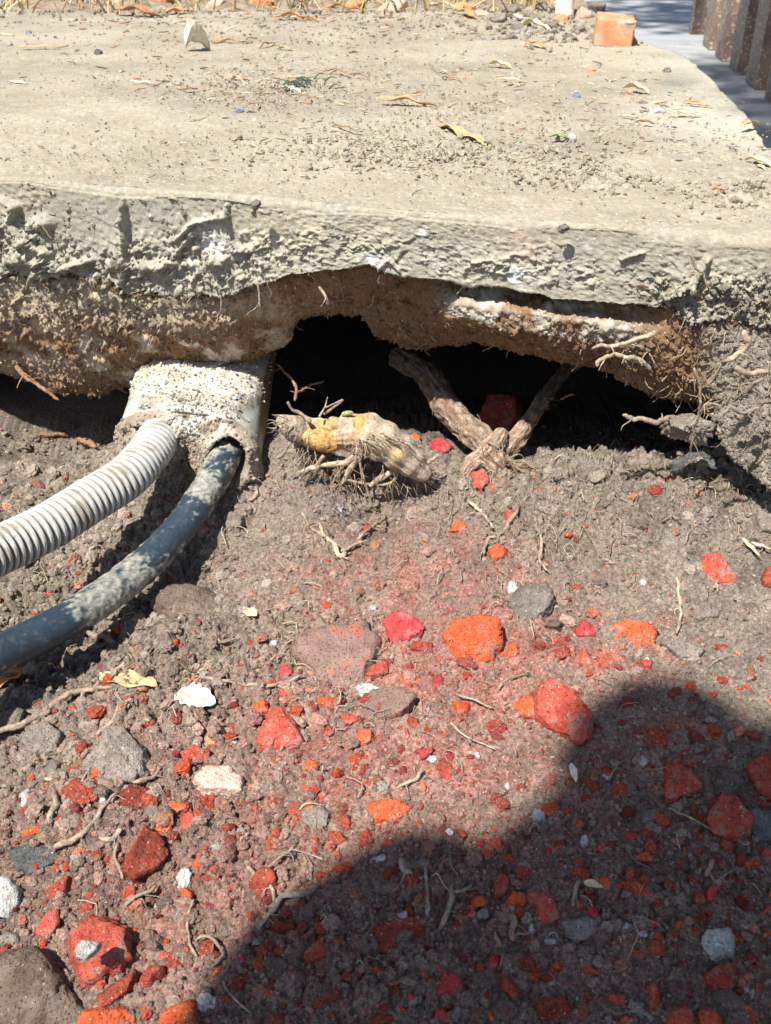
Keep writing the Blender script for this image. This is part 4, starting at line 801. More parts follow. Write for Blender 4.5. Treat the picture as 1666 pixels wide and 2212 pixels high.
rg = np.random.default_rng(77); sel = rg.choice(len(V), 5200, p=(mk + .02 * up) / (mk + .02 * up).sum()); rr = .0004 + .0018 * rg.random(5200) ** 3.5
o = crumbs('mortar_grain', local(V[sel] + np.array([0, 0, 1]) * rr[:, None] * .4 + rg.normal(0, .0008, (5200, 3))), rr, np.array([.66, .62, .55]) * rg.uniform(.35, 1.2, (5200, 1)), 78); o.parent = root
sel = rg.integers(0, len(Vp), 4200); rr = .0005 + .0018 * rg.random(4200) ** 2.4
o = crumbs('mortar_crumb', local(Vp[sel] - np.array([0, 1, 0]) * rr[:, None] * .3), rr, mc[sel] * rg.uniform(.6, 1.4, (4200, 1)), 79); o.parent = root
# ------------------------------------------------------------------ ribbed conduit and black hose
M['conduit'] = vmat('dusty_white_pvc', .10, (300, .0004), (1200, .0002), rough=.5, spec=.4)
M['hose'] = vmat('dusty_black_rubber', .18, (260, .0005), (900, .0003), rough=.38, spec=.5)
def zpt(u, v, zc):
    d = ray(u, v); return np.array([0, 0, H]) + d * zc       # zc = distance along the camera axis
P = spline([np.array([-.78, .40, -.37]), np.array([-.66, .44, -.335]), zpt(-330, 1330, .70), zpt(-160, 1262, .745), zpt(0, 1188, .80), zpt(100, 1140, .835), zpt(200, 1078, .875), zpt(270, 1034, .905), zpt(312, 992, .935), zpt(338, 955, .965), zpt(350, 920, 1.0)], 1500)
L = np.concatenate([[0], np.cumsum(np.linalg.norm(np.diff(P, axis=0), axis=1))]); P = np.stack([np.interp(np.linspace(0, L[-1], 1500), L, P[:, k]) for k in range(3)], 1); L = np.linspace(0, L[-1], 1500)
pitch = .0070 * (1 + .0); ph = (L / pitch) % 1; rib = np.clip(np.minimum(sm(0, .18, ph), sm(.74, .56, ph)), 0, 1)
rad = .0170 + .0031 * rib
V, Fq, dr = tube_arrays(P, rad, 40, 0, 0, False)
top = dr.reshape(-1, 3)[:, 2]; rb = np.repeat(rib, 40)[:, None]; n1 = fbm(V, 60, 4, 21)[:, None]; n2 = fbm(V, 250, 3, 22)[:, None]
wht = np.array([.56, .58, .57]) * (1 + .1 * n1); mud = np.array([.21, .165, .12]) * (1 + .4 * n2)
near = sm(.86, .95, V[:, 1])[:, None]
k = np.clip((1 - rb) * 1.0 + sm(.0, .35, n1 + .5 * n2) * .55 + sm(.0, -.8, dr.reshape(-1, 3)[:, 2:3]) * .4 + near * .75 * sm(-.4, .2, n2), 0, 1); cl = wht * (1 - k) + mud * k
V = V + dr.reshape(-1, 3) * (.0006 * n2 * k)
cr = empty('ribbed_conduit', P[300], 'pale grey ribbed conduit leaving the duct towards the left edge', 'conduit')
finish('conduit_tube', mesh('conduit_tube', V - P[300], Fq, cl), M['conduit'], cr)
nc_ = 1400; rg = np.random.default_rng(81); ii = rg.choice(np.where((rib < .5) & (L > .25))[0], nc_); jj = rg.integers(0, 40, nc_); q = V.reshape(1500, 40, 3)[ii, jj]; rr = .0003 + .0009 * rg.random(nc_) ** 2
o = crumbs('caked_soil', q - P[300], rr, np.array([.33, .28, .22]) * rg.uniform(.5, 1.3, (nc_, 1)), 82); o.parent = cr
P = spline([np.array([-.66, .28, -.40]), np.array([-.52, .36, -.335]), zpt(-330, 1560, .66), zpt(-150, 1488, .71), zpt(0, 1412, .765), zpt(150, 1336, .815), zpt(280, 1248, .865), zpt(380, 1152, .91), zpt(445, 1062, .945), zpt(483, 990, .975), zpt(500, 950, 1.005)], 420)
V, Fq, dr = tube_arrays(P, .0150, 72, 0, 0, False); u, v = proj(V[:, 0], V[:, 1], V[:, 2]); dz = dr.reshape(-1, 3)
n1 = fbm(V * np.array([1, 1, 1.]), 26, 4, 31); n2 = fbm(V, 110, 4, 32); n3 = fbm(V, 330, 3, 33)
blk = np.clip(blob(u, v, 60, 1395, 140, 60) * 1.3 + blob(u, v, 395, 1130, 80, 70) * 1.2 + .8 * blob(u, v, 330, 1180, 50, 30) + .7 * blob(u, v, 250, 1270, 60, 14) - .7 * blob(u, v, 210, 1290, 70, 50) - .8 * blob(u, v, 440, 1040, 40, 40), -.5, 1)
st3 = fbm(np.stack([V[:, 0] * .75 + V[:, 1] * .65, (V[:, 1] * .75 - V[:, 0] * .65) * 5, V[:, 2] * 5], 1), 60, 4, 36); n4 = fbm(V, 700, 3, 37); k = sm(-.22, .24, n1 * .5 + n2 * .8 + st3 * .8 + n3 * .5 - blk * .75 + .10); k = np.clip(k * (.72 + .7 * n3 + .5 * n4) + .10 * sm(.1, .5, n3), 0, 1)[:, None]
cl = np.array([.026, .044, .064]) * (1 - k) + np.array([.34, .325, .275]) * (1 + .15 * n2[:, None]) * k
V = V + dz * (.0010 * k[:, 0] * (.5 + n3) + .0006 * n2)[:, None]
me = mesh('black_hose', V - P[200], Fq, cl); o = finish('black_hose', me, M['hose'], label='black rubber hose caked with dry mud, below the ribbed conduit', cat='hose'); o.location = P[200]

# ------------------------------------------------------------------ cut root stump (the pale knotted lump)
Y0 = .835
st_ = empty('cut_root', at(770, 960, Y0), 'thick knotted yellow root lump cut off in front of the hollow', 'root')
def loc(V, e): return np.asarray(V) - np.array(e.location[:])
px_ = [(600, 905, 20), (640, 925, 52), (690, 940, 66), (735, 940, 70), (775, 935, 84), (820, 950, 92), (860, 975, 84), (895, 1005, 60), (925, 1030, 26)]
P = spline([at(a, b, Y0 + .02 - (a - 600) * .00008) for a, b, _ in px_], 170); rd = np.interp(np.linspace(0, 1, 170), np.linspace(0, 1, len(px_)), [c_ for _, _, c_ in px_]) * .5 * .93 / F
rd = rd * (1 + .05 * np.sin(np.linspace(0, 60, 170)) + .06 * np.sin(np.linspace(0, 17, 170)))
V, Fq, dr = tube_arrays(P, rd, 90, .26, 3); u, v = proj(V[:, 0], V[:, 1], V[:, 2])
n1 = fbm(V, 70, 4, 41)[:, None]; n2 = fbm(V, 300, 3, 42)[:, None]
yel = np.array([.58, .35, .13]) * (1 + .2 * n2); gry = np.array([.40, .325, .25]) * (1 + .45 * n2)
ky = np.clip(blob(u, v, 700, 930, 50, 60) + blob(u, v, 775, 915, 28, 40) + blob(u, v, 850, 985, 22, 25) - .6 * blob(u, v, 745, 920, 14, 30), 0, 1)[:, None] * sm(-.35, .05, n1)
ringc = .72 + .28 * sm(-.6, .2, np.sin(u * .55 + 4 * n1[:, 0]))[:, None]
finish('root_body', qmesh('root_body', loc(V + dr_n if False else V, st_), Fq, (yel * ringc) * ky + gry * (1 - ky)), M['wood'], st_)
def knob(name, u, v, w_, h_, Y, seed, colr, par, tw=0):
    Vv, Fc = ico(5); c_ = at(u, v, Y); s_ = .5 * .93 / F
    W = Vv * np.array([w_ * s_, h_ * s_ * .9, h_ * s_]); a = R(tw); W = np.stack([W[:, 0] * math.cos(a) + W[:, 2] * math.sin(a), W[:, 1], -W[:, 0] * math.sin(a) + W[:, 2] * math.cos(a)], 1)
    W *= (1 + .15 * fbm(W, 75, 4, seed) - .06 * sm(.10, 0, np.abs(fbm(np.stack([W[:, 0] * 4, W[:, 1], W[:, 2]], 1), 60, 2, seed + 4))) + .012 * np.sin(W[:, 0] * 900 + 4 * fbm(W, 60, 2, seed)))[:, None]; n2 = fbm(W, 260, 3, seed)[:, None]; st2 = sm(-.5, .3, np.sin(Vv[:, 0] * 14 + Vv[:, 2] * 5))[:, None]
    return finish(name, mesh(name, loc(W + c_, par), Fc, np.array(colr) * (.80 + .2 * st2) * (1 + .35 * n2) * (1 - .55 * sm(.08, 0, np.abs(fbm(np.stack([W[:, 0] * 4, W[:, 1], W[:, 2]], 1), 60, 2, seed + 4)))[:, None])), M['wood'], par)
knob('root_bulb', 700, 950, 96, 56, Y0 + .002, 51, (.60, .36, .14), st_, 14)
knob('root_bulb', 712, 922, 112, 34, Y0 + .006, 52, (.54, .34, .15), st_, -14)
knob('root_bulb', 776, 925, 44, 54, Y0 + .000, 53, (.60, .36, .14), st_, 20)
knob('root_bulb', 852, 985, 38, 34, Y0 - .006, 54, (.60, .36, .14), st_, 10)
knob('root_bulb', 640, 928, 60, 60, Y0 + .010, 55, (.34, .27, .20), st_, 10)
knob('root_bulb', 815, 952, 90, 54, Y0 + .002, 57, (.42, .35, .27), st_, 30)
knob('bud', 750, 893, 26, 11, Y0 + .002, 56, (.36, .36, .16), st_, -10)
T_ = [([(700,985),(682,1006),(660,1018),(648,1034)],11,7,'pale'), ([(765,985),(745,1000),(710,1004),(670,1012),(645,1022)],14,10,'cream'), ([(772,985),(758,1010),(745,1035),(735,1048)],17,10,'cream'),
  ([(880,995),(850,1015),(820,1035),(800,1050)],18,12,'cream'), ([(850,1010),(858,1025),(840,1045),(790,1045),(745,1035)],8,6,'cream'), ([(775,985),(785,1030),(800,1080),(815,1130)],7,5,'cream'),
  ([(670,910),(650,893),(632,885),(622,868)],10,6,'pale'), ([(690,900),(702,880),(708,858)],5,2,'cream'),
  ([(700,895),(740,865),(705,880)],6,4,'pale'), ([(925,1000),(945,985),(950,990)],10,6,'cream'), ([(600,990),(612,980),(628,955)],8,5,'grey')]
for pl, a, b, kd in T_:
    P = spline([at(p[0], p[1], Y0 - .004 + (.02 if p[1] < 900 else 0)) for p in pl], 40); r = np.linspace(a, b, 40) * .5 * .93 / F
    V, Fq, _ = tube_arrays(P, r, 9, .3, pl[0][0]); finish('side_root', qmesh('side_root', loc(V, st_), Fq, bark_col(V, kd, pl[0][0])), M['wood'], st_)
def fibres(name, par, specs, seed):
    rg = np.random.default_rng(seed); Vs, Fs, Cs = [], [], []; k0 = 0
    for (u0, v0, Y, dx, dy, n, ln, wd, spread) in specs:
        for _ in range(n):
            a = at(u0 + rg.normal(0, spread), v0 + rg.normal(0, spread * .7), Y + rg.normal(0, .002)); s_ = .93 / F; ang = math.atan2(dy, dx) + rg.normal(0, .45); l = ln * rg.uniform(.5, 1.3) * s_
            e = a + np.array([math.cos(ang) * l, rg.normal(-.004, .003), -math.sin(ang) * l]); m_ = (a + e) / 2 + rg.normal(0, l * .12, 3)
            P = spline([a, m_, e], 7); V, Fq, _ = tube_arrays(P, np.linspace(1, .35, 7) * wd * .5 * s_ * rg.uniform(.6, 1.3), 4, 0); Vs.append(V); Fs.append(Fq + k0); k0 += len(V); Cs.append(np.tile(np.array(BARK['pale'][0]) * rg.uniform(.5, 1.25), (len(V), 1)))
    V = np.vstack(Vs); 
    return finish(name, qmesh(name, loc(V, par), np.vstack(Fs), np.vstack(Cs)), M['wood'], par, kind='stuff')
fibres('bark_fibre', st_, [(905, 1015, Y0, 1, 1.1, 60, 44, 4.5, 10), (880, 985, Y0 - .006, 1, .5, 26, 30, 4, 10), (775, 960, Y0 - .018, .3, 1, 26, 20, 2.5, 10), (800, 905, Y0 + .01, .1, -1, 12, 14, 2.5, 6), (630, 930, Y0 - .01, -1, .5, 34, 10, 2, 16), (850, 950, Y0 - .017, 1, .7, 34, 26, 3, 18), (745, 1000, Y0, -.5, 1, 14, 22, 2.5, 8), (805, 945, Y0 - .017, 1, .5, 26, 24, 3, 14), (740, 1015, Y0 - .006, -.2, 1, 34, 46, 2.2, 26), (840, 1020, Y0 - .004, .2, 1, 34, 44, 2.2, 24), (660, 985, Y0 - .002, -.6, 1, 40, 36, 2.2, 18), (615, 915, Y0 - .004, -1, -.2, 30, 22, 2, 10)], 61)
# ------------------------------------------------------------------ forked root
fr = empty('forked_root', at(1065, 975, .87), 'forked brown root rising from the soil back into the dark hollow', 'root')
def limb(name, pts, par, kd, seed, jit=.16, sides=72):
    n = 150; P = spline([at(a, b, y) for a, b, y, _ in pts], n); P = P + .0022 * np.stack([fbm(P, 45, 3, seed), fbm(P, 45, 3, seed + 1), fbm(P, 45, 3, seed + 2)], 1)
    k = np.linspace(0, 1, n); r = np.interp(k, np.linspace(0, 1, len(pts)), [q[3] for q in pts]) * .5 * .86 / F
    V, Fq, dr = tube_arrays(P, r, sides, jit, seed); th = np.linspace(0, 2 * math.pi, sides, endpoint=False); sl_ = np.linspace(0, np.linalg.norm(np.diff(P, axis=0), axis=1).sum() * 60, n)
    gq = np.stack([(np.cos(th) * 3.4)[None] + 0 * sl_[:, None], (np.sin(th) * 3.4)[None] + 0 * sl_[:, None], sl_[:, None] + 0 * th[None]], 2).reshape(-1, 3)
    st_r = fbm(gq, 1.4, 4, seed); rid = sm(.16, 0, np.abs(fbm(gq, 1.1, 3, seed + 9))); m = len(gq)
    V[:m] += dr.reshape(-1, 3) * (r.repeat(sides) * (.15 * st_r - .10 * rid))[:, None]
    sr_ = np.concatenate([st_r, [0, 0]])[:, None]; rd_ = np.concatenate([rid, [0, 0]])[:, None]
    c_ = bark_col(V, kd, seed) * np.clip(1 + .8 * sr_, .4, 1.7) * (1 - .3 * rd_); c_ = c_ * (1 - .0) * np.where(sr_ < -.05, np.array([1.05, .85, .75]), 1)
    return finish(name, qmesh(name, loc(V, par), Fq, c_), M['wood'], par)
limb_dummy = 0
limb('left_branch', [(860, 770, 1.08, 60), (920, 812, 1.01, 66), (958, 868, .955, 62), (1000, 915, .915, 68), (1035, 948, .885, 74), (1068, 975, .87, 60)], fr, 'brown', 5, .22)
limb('right_branch', [(1260, 770, 1.05, 30), (1215, 810, 1.01, 34), (1178, 858, .955, 40), (1152, 898, .92, 40), (1115, 945, .885, 42), (1075, 985, .865, 46)], fr, 'pale', 6, .22)
limb('root_crown', [(1088, 935, .88, 26), (1070, 962, .862, 60), (1042, 985, .856, 50), (1016, 1005, .85, 42), (1000, 1040, .845, 26), (994, 1078, .842, 12)], fr, 'pale', 8, .3)
limb('root_crown', [(1050, 965, .858, 40), (1078, 990, .852, 40), (1085, 1012, .848, 14)], fr, 'pale', 9, .3)
limb('crown_spur', [(1035, 985, .852, 30), (1062, 1012, .848, 26), (1070, 1050, .842, 14), (1075, 1075, .84, 8)], fr, 'pale', 12, .3)
limb('crown_spur', [(1080, 985, .858, 26), (1120, 1008, .85, 16), (1160, 1030, .842, 9)], fr, 'brown', 13, .3)
fibres('bark_fibre', fr, [(955, 880, .945, .2, 1, 26, 26, 2.5, 9), (1000, 920, .90, .7, 1, 26, 34, 2.5, 18), (1050, 965, .852, .6, 1, 24, 34, 2.5, 18), (1100, 1005, .848, 1, .3, 40, 50, 2, 14), (1165, 880, .935, .1, -1, 14, 14, 2.5, 9), (1015, 1035, .84, -.3, 1, 26, 30, 2.5, 12), (1180, 870, .94, 1, -.4, 12, 18, 2, 9), (1130, 1015, .848, 1, .1, 30, 46, 2, 14)], 62)
# ------------------------------------------------------------------ loose twigs and rootlets one can pick out
TW = [
 ([(90,940),(130,938),(175,950),(208,965)],14,18,'rust','orange split twig on the soil left of the duct'),
 ([(128,1345),(160,1355),(200,1370),(250,1385)],11,22,'brown','dark curled twig leaning against the black hose'),
 ([(285,1400),(300,1430),(330,1450)],18,26,'rust','stubby rust coloured root above the tan leaf'),
 ([(430,1462),(480,1470),(540,1480),(600,1478),(655,1455)],12,8,'pale','long pale root running right of the bleached leaf'),
 ([(105,1530),(150,1498),(200,1490),(245,1483)],26,12,'pale','thick pale twig left of the tan leaf'),
 ([(-20,1585),(40,1570),(85,1548),(105,1540)],22,18,'pale','pale root entering from the left edge above the clods'),
 ([(258,1520),(240,1555),(212,1590)],11,16,'pale','straight pale stick below the tan leaf'),
 ([(100,1680),(130,1692),(180,1690),(218,1692)],12,14,'pale','pale twig lying across clods above the orange flake'),
 ([(115,1705),(118,1740),(105,1780)],22,18,'pale','upright pale twig at left beside a white faced stone'),
 ([(255,1712),(235,1730),(200,1775),(160,1815),(115,1830)],10,34,'pale','thick tapering twig behind the angular dark grey stone'),
 ([(290,1690),(325,1680),(345,1665)],12,10,'pale','short pale twig above the dark brown round stone'),
 ([(212,1812),(245,1810),(262,1792)],14,16,'cream','bent pale twig with a knob left of the dark red peak'),
 ([(255,1818),(248,1850),(260,1885),(262,1900)],8,8,'pale','thin twig hanging down left of the dark red peak'),
 ([(690,1915),(655,1930),(610,1940),(580,1975),(555,2010)],36,16,'grey','thick grey forked twig at the edge of the shadow'),
 ([(590,1950),(585,1915),(550,1890),(533,1875)],9,13,'pale','thin upper arm beside the thick grey twig'),
 ([(575,1880),(600,1860),(640,1825)],7,7,'pale','thin twig pointing up right above the dull red stone'),
 ([(418,1942),(405,1985),(412,2040),(428,2068)],6,6,'pale','thin wavy rootlet in the sun left of the hooked one'),
 ([(425,2030),(445,2020),(475,2045),(480,2065),(460,2085)],8,8,'pale','hooked rootlet beside an orange stone near the bottom'),
 ([(270,1955),(305,1935),(340,1915)],10,8,'pale','short twig just above the largest red block'),
 ([(980,1895),(975,1925),(968,1970),(950,2010)],18,14,'brown','forked twig trunk standing in the shade'),
 ([(975,1925),(1000,1925),(1022,1910)],10,8,'brown','short side twig pointing right in the shade'),
 ([(920,1870),(924,1920),(926,1980)],8,12,'grey','upright thin grey twig in the shade beside the forked one'),
 ([(865,1850),(870,1875),(895,1890)],26,20,'grey','stubby grey root piece in the penumbra'),
 ([(1080,2045),(1062,2000)],14,5,'rust','straight rust coloured splinter in the shade'),
 ([(1108,1975),(1105,2010),(1108,2030)],26,22,'rust','thick rust coloured root stub under the rounded stone'),
 ([(1445,1745),(1500,1770),(1550,1800)],5,4,'pale','thin rootlet running under the faceted red stone'),
 ([(1460,1245),(1466,1290),(1470,1330),(1463,1365)],9,7,'cream','upright cream rootlet casting a thin shadow at right'),
 ([(1225,975),(1260,965),(1320,940)],8,5,'pale','thin rootlet on the soil lip right of the forked root'),
 ([(690,1130),(700,1155),(722,1175),(735,1200),(745,1192)],10,16,'cream','broken cream twig with a pale end below the cut root'),
 ([(735,1190),(760,1180),(790,1170)],12,8,'brown','brown twig crossing the broken cream one'),
 ([(655,1105),(668,1135),(700,1160)],9,7,'pale','curved rootlet left of the broken cream twig'),
 ([(770,1165),(800,1140),(835,1120)],9,8,'pale','slanting twig pointing to the dark shadow below the cut root'),
 ([(540,1080),(553,1068),(550,1050)],12,10,'pale','bent white twig at the right foot of the duct'),
 ([(1120,1095),(1085,1150),(1055,1165),(1045,1195)],11,9,'pale','curved root in front of the dusty orange stone'),
 ([(1155,1130),(1172,1165),(1165,1205),(1185,1235)],10,8,'pale','vertical root beside the tangle in the middle'),
 ([(1010,1080),(1040,1105),(1065,1140)],10,7,'cream','pale root running down from the forked root'),
 ([(860,1700),(900,1680),(915,1660)],8,14,'cream','small pale root cross in the lower sun'),
 ([(1080,1490),(1095,1470),(1140,1455)],5,4,'pale','thin rootlet above the small orange stone'),
 ([(720,1400),(760,1395),(820,1400)],5,5,'pale','thin rootlet over the flat triangular slab'),
 ([(380,1270),(385,1300),(400,1320),(382,1345)],12,12,'pale','pale root looped over the clod below the hose'),
 ([(360,1268),(380,1262),(410,1262)],12,14,'brown','brown root on top of the clod below the hose'),
 ([(465,1370),(480,1385),(510,1375)],8,6,'pale','forked rootlet right of the clod'),
 ([(985,1500),(1040,1520),(1065,1530)],5,4,'cream','thin cream rootlet in the sunlit gravel'),
 ([(970,1560),(1010,1590),(1070,1620)],5,4,'cream','long thin rootlet left of the large shadow'),
 ([(700,1860),(640,1835),(600,1850)],4,4,'pale','fine rootlet over white chips'),
 ([(545,2190),(500,2150),(480,2120)],5,5,'pale','fine rootlet in the bottom sun'),
 ([(1250,1900),(1235,1955)],12,9,'pale','pale wood stub beside the long red stone'),
 ([(1540,1855),(1525,1890)],16,12,'brown','short brown stub at right in the shade'),
]
for pl, a, b, kd, lb in TW: twig([(p[0], p[1]) for p in pl], a, b, lb, kd, cat='twig' if 'twig' in lb or 'stick' in lb or 'stub' in lb or 'splinter' in lb else 'root', name='twig' if 'twig' in lb or 'stick' in lb else 'root', h=.0065, wig=.0012)
# roots sticking out of the right bank and the face
BW = [
 ([(1290,790,.735),(1312,770,.735),(1345,770,.74),(1395,785,.745)],12,10,'cream','cream root jutting over the hollow, right of centre'),
 ([(1280,748,.74),(1340,745,.74),(1420,715,.745)],11,13,'cream','long pale root crossing the ledge at right'),
 ([(1345,770,.738),(1380,775,.74),(1405,800,.745)],16,10,'cream','thick pale root stub beside the jutting cream root'),
 ([(1365,612,.75),(1400,618,.752)],10,14,'cream','short root poking out under the pavement lip'),
 ([(1490,545,.742),(1505,580,.742),(1520,590,.742),(1532,625,.742)],7,6,'pale','looping rootlet on the pavement face at right'),
 ([(1562,780,.715),(1600,765,.712),(1618,740,.712),(1605,715,.712)],14,20,'cream','thick curved root arching from the right bank'),
 ([(1590,795,.705),(1620,808,.705),(1660,802,.705)],20,14,'cream','pale root near the right edge of the bank'),
 ([(1650,815,.70),(1625,835,.702),(1640,860,.705),(1610,905,.705)],10,7,'pale','curly root hanging at the right edge'),
 ([(1500,795,.72),(1515,850,.722),(1510,890,.725),(1500,930,.73),(1490,985,.74)],9,5,'pale','long root dangling from the bank over the hollow'),
 ([(1510,890,.722),(1530,870,.72),(1560,880,.72)],6,5,'pale','side thread of the dangling root'),
 ([(1345,895,.765),(1380,905,.762),(1420,912,.758),(1445,895,.755)],13,22,'pale','rusty root with a clod reaching left into the hollow'),
 ([(555,610,.885),(560,645,.885),(562,665,.885)],7,5,'cream','pair of pale rootlets hanging on the face, left of centre'),
 ([(690,620,.845),(705,640,.843),(710,662,.843)],8,6,'cream','hooked rootlet hanging under the pavement lip'),
 ([(30,790,.97),(80,830,.96),(125,862,.955)],14,8,'rust','rust root under the left end of the pavement'),
 ([(1550,900,.70),(1580,880,.70),(1600,890,.70),(1640,880,.70)],12,9,'grey','dusty root low on the right bank'),
 ([(637,862,.93),(640,835,.95),(622,812,.97),(600,785,.99)],9,6,'rust','thin rust root rising into the dark hollow beside the duct'),
 ([(640,850,.95),(670,832,.97),(702,824,.985)],6,4,'rust','side rootlet in the dark hollow beside the duct'),
 ([(1240,850,.93),(1210,862,.93)],6,4,'rust','tiny orange tipped root in the dark hollow'),
]
for pl, a, b, kd, lb in BW: twig([(p[0], p[1], None, p[2]) for p in pl], a, b, lb, kd, h=0, wig=.001)
stone([(1440,900),(1470,885),(1500,895),(1535,890),(1530,920),(1490,935),(1450,920)], 'grey', 'grey clod hanging on a root over the hollow at right', cat='clod', surf=lambda a, b: at(a, b, .758), t=.018, rough=.14)
# ------------------------------------------------------------------ fine rootlets, hair thin
rg = np.random.default_rng(91); Vs, Fs, Cs = [], [], []; k0 = 0
zones = [(1300, 1030, 330, 70, 330), (1130, 1180, 130, 70, 190), (350, 1350, 260, 130, 260), (700, 1400, 200, 120, 60), (150, 1100, 160, 60, 60), (500, 1480, 250, 60, 80), (900, 1600, 400, 200, 80), (1000, 1060, 100, 40, 60), (1300, 1900, 330, 200, 60), (640, 1100, 80, 60, 50), (1560, 1150, 120, 120, 60)]
for (u0, v0, su_, sv_, n) in zones:
    for _ in range(n):
        u, v = rg.normal(u0, su_), rg.normal(v0, sv_)
        if not (-40 < u < 1700 and 945 < v < 2230): continue
        g = hit(u, v); L = .004 + .026 * rg.random() ** 2; a = rg.uniform(0, 6.28); m_ = 9; pts = []
        x, y = g[0], g[1]
        for q in range(m_):
            pts.append([x, y, 0]); a += rg.normal(0, .42); x += math.cos(a) * L / m_; y += math.sin(a) * L / m_
        pts = np.array(pts); ar_ = math.sin(0) ; pts[:, 2] = soil_z(pts[:, 0], pts[:, 1]) + .0025 + rg.uniform(0, .007) * np.sin(np.linspace(0, 3.14, m_))
        pts[1:-1, 2] = (pts[:-2, 2] + pts[2:, 2] + pts[1:-1, 2]) / 3 + .0006
        P = spline(pts, 15); r0 = .0002 + .0005 * rg.random() ** 2; V, Fq, _ = tube_arrays(P, np.linspace(r0, r0 * .5, 15), 5, 0)
        Vs.append(V); Fs.append(Fq + k0); k0 += len(V); kd = ['pale', 'grey', 'cream', 'brown'][rg.choice(4, p=[.4, .25, .2, .15])]; Cs.append(np.tile(np.array(BARK[kd][0]) * rg.uniform(.6, 1.1), (len(V), 1)))
finish('fine_rootlets', qmesh('fine_rootlets', np.vstack(Vs), np.vstack(Fs), np.vstack(Cs)), M['wood'], kind='stuff')
Vs, Fs, Cs = [], [], []; k0 = 0
pr = np.where((zr >= 2) & (zr <= 6), .25 + 1.0 * sm(1300, 1450, SU) + .5 * (zr == 3), 0) * ok; pr = pr.ravel() / pr.sum(); ix = rg.choice(len(pr), 400, p=pr)
for g in SG.reshape(-1, 3)[ix]:
    L = rg.uniform(.006, .022); d = np.array([rg.normal(0, .6), -.15, -1 + rg.normal(0, .7)]); x = g + np.array([0, -.001, 0]); pts = []
    for q in range(7): pts.append(x.copy()); d = d / np.linalg.norm(d) + rg.normal(0, .35, 3) * np.array([1, .3, 1]); x = x + d / np.linalg.norm(d) * L / 7
    P = spline(pts, 12); r0 = rg.uniform(.00028, .0008); V, Fq, _ = tube_arrays(P, np.linspace(r0, r0 * .5, 12), 5, 0); Vs.append(V); Fs.append(Fq + k0); k0 += len(V); Cs.append(np.tile(np.array(BARK['pale'][0]) * rg.uniform(.5, 1.1), (len(V), 1)))
finish('hanging_rootlets', qmesh('hanging_rootlets', np.vstack(Vs), np.vstack(Fs), np.vstack(Cs)), M['wood'], kind='stuff')

# ------------------------------------------------------------------ leaves
def leaf(a, b, wpx, mat, label, surf='top', curl=.35, lift=.0015, cat='leaf', seed=None, group=None, twist=.2, ragged=.06, name='leaf', tip=1.0):
    """a, b = the two ends in the picture; wpx = width seen"""
    S3 = (lambda u, v: atz(u, v, 0.001)) if surf == 'top' else (lambda u, v: hit(u, v, .004))
    A_, B_ = S3(*a), S3(*b); seed = seed or int(a[0] * 3 + a[1]); rg = np.random.default_rng(seed)
    ax = B_ - A_; L = np.linalg.norm(ax); ax /= L; zc = np.linalg.norm((A_ + B_) / 2 - np.array([0, 0, H])); Wd = wpx * zc / F
    side_ = np.cross([0, 0, 1], ax); side_ /= np.linalg.norm(side_); n1_, n2_ = 22, 11; V = []
    for i in range(n1_):
        t = i / (n1_ - 1); prof = (math.sin(math.pi * min(1, t ** .8)) ** .65) * (1 + ragged * math.sin(t * 31 + seed) + ragged * rg.normal() * .5)
        for j in range(n2_):
            s_ = j / (n2_ - 1) * 2 - 1; curl_ = curl * (.6 if curl < 1 else .9); hh2 = curl_ * Wd * (s_ * s_ * .6) * prof + curl_ * L * .25 * math.sin(math.pi * t + .4) + twist * Wd * s_ * math.sin(t * 5 + seed) * .35 + Wd * .05 * math.sin(s_ * 9 + t * 12)
            q = A_ + ax * L * t + side_ * s_ * Wd * .5 * prof + np.array([0, 0, lift + hh2 + (.02 * L * math.sin(t * 14 + seed))]); V.append(q)
    V = np.array(V); o0 = (A_ + B_) / 2; V2 = V + np.array([0, 0, .00035]); Fq = gridfaces(n1_, n2_); Fa = np.vstack([Fq, Fq[:, ::-1] + len(V)])
    bd = [i * n2_ for i in range(n1_)]; ed2 = [i * n2_ + n2_ - 1 for i in range(n1_)]
    ex2 = [[p, q, q + len(V), p + len(V)] for l_ in (bd, ed2) for p, q in zip(l_[:-1], l_[1:])]
    Fa = np.vstack([Fa, ex2]); o = finish(name, mesh(name, np.vstack([V, V2]) - o0, Fa), M[mat], label=label, cat=cat, group=group); o.location = o0
    if wpx > 22:
        mid = V.reshape(n1_, n2_, 3)[:, n2_ // 2] + np.array([0, 0, .0006]) - o0; Vt, Ft, _ = tube_arrays(mid, np.linspace(.0007, .0002, n1_), 5, 0); finish('midrib', qmesh('midrib', Vt, Ft), M['leaf_tan'], o)
    return o
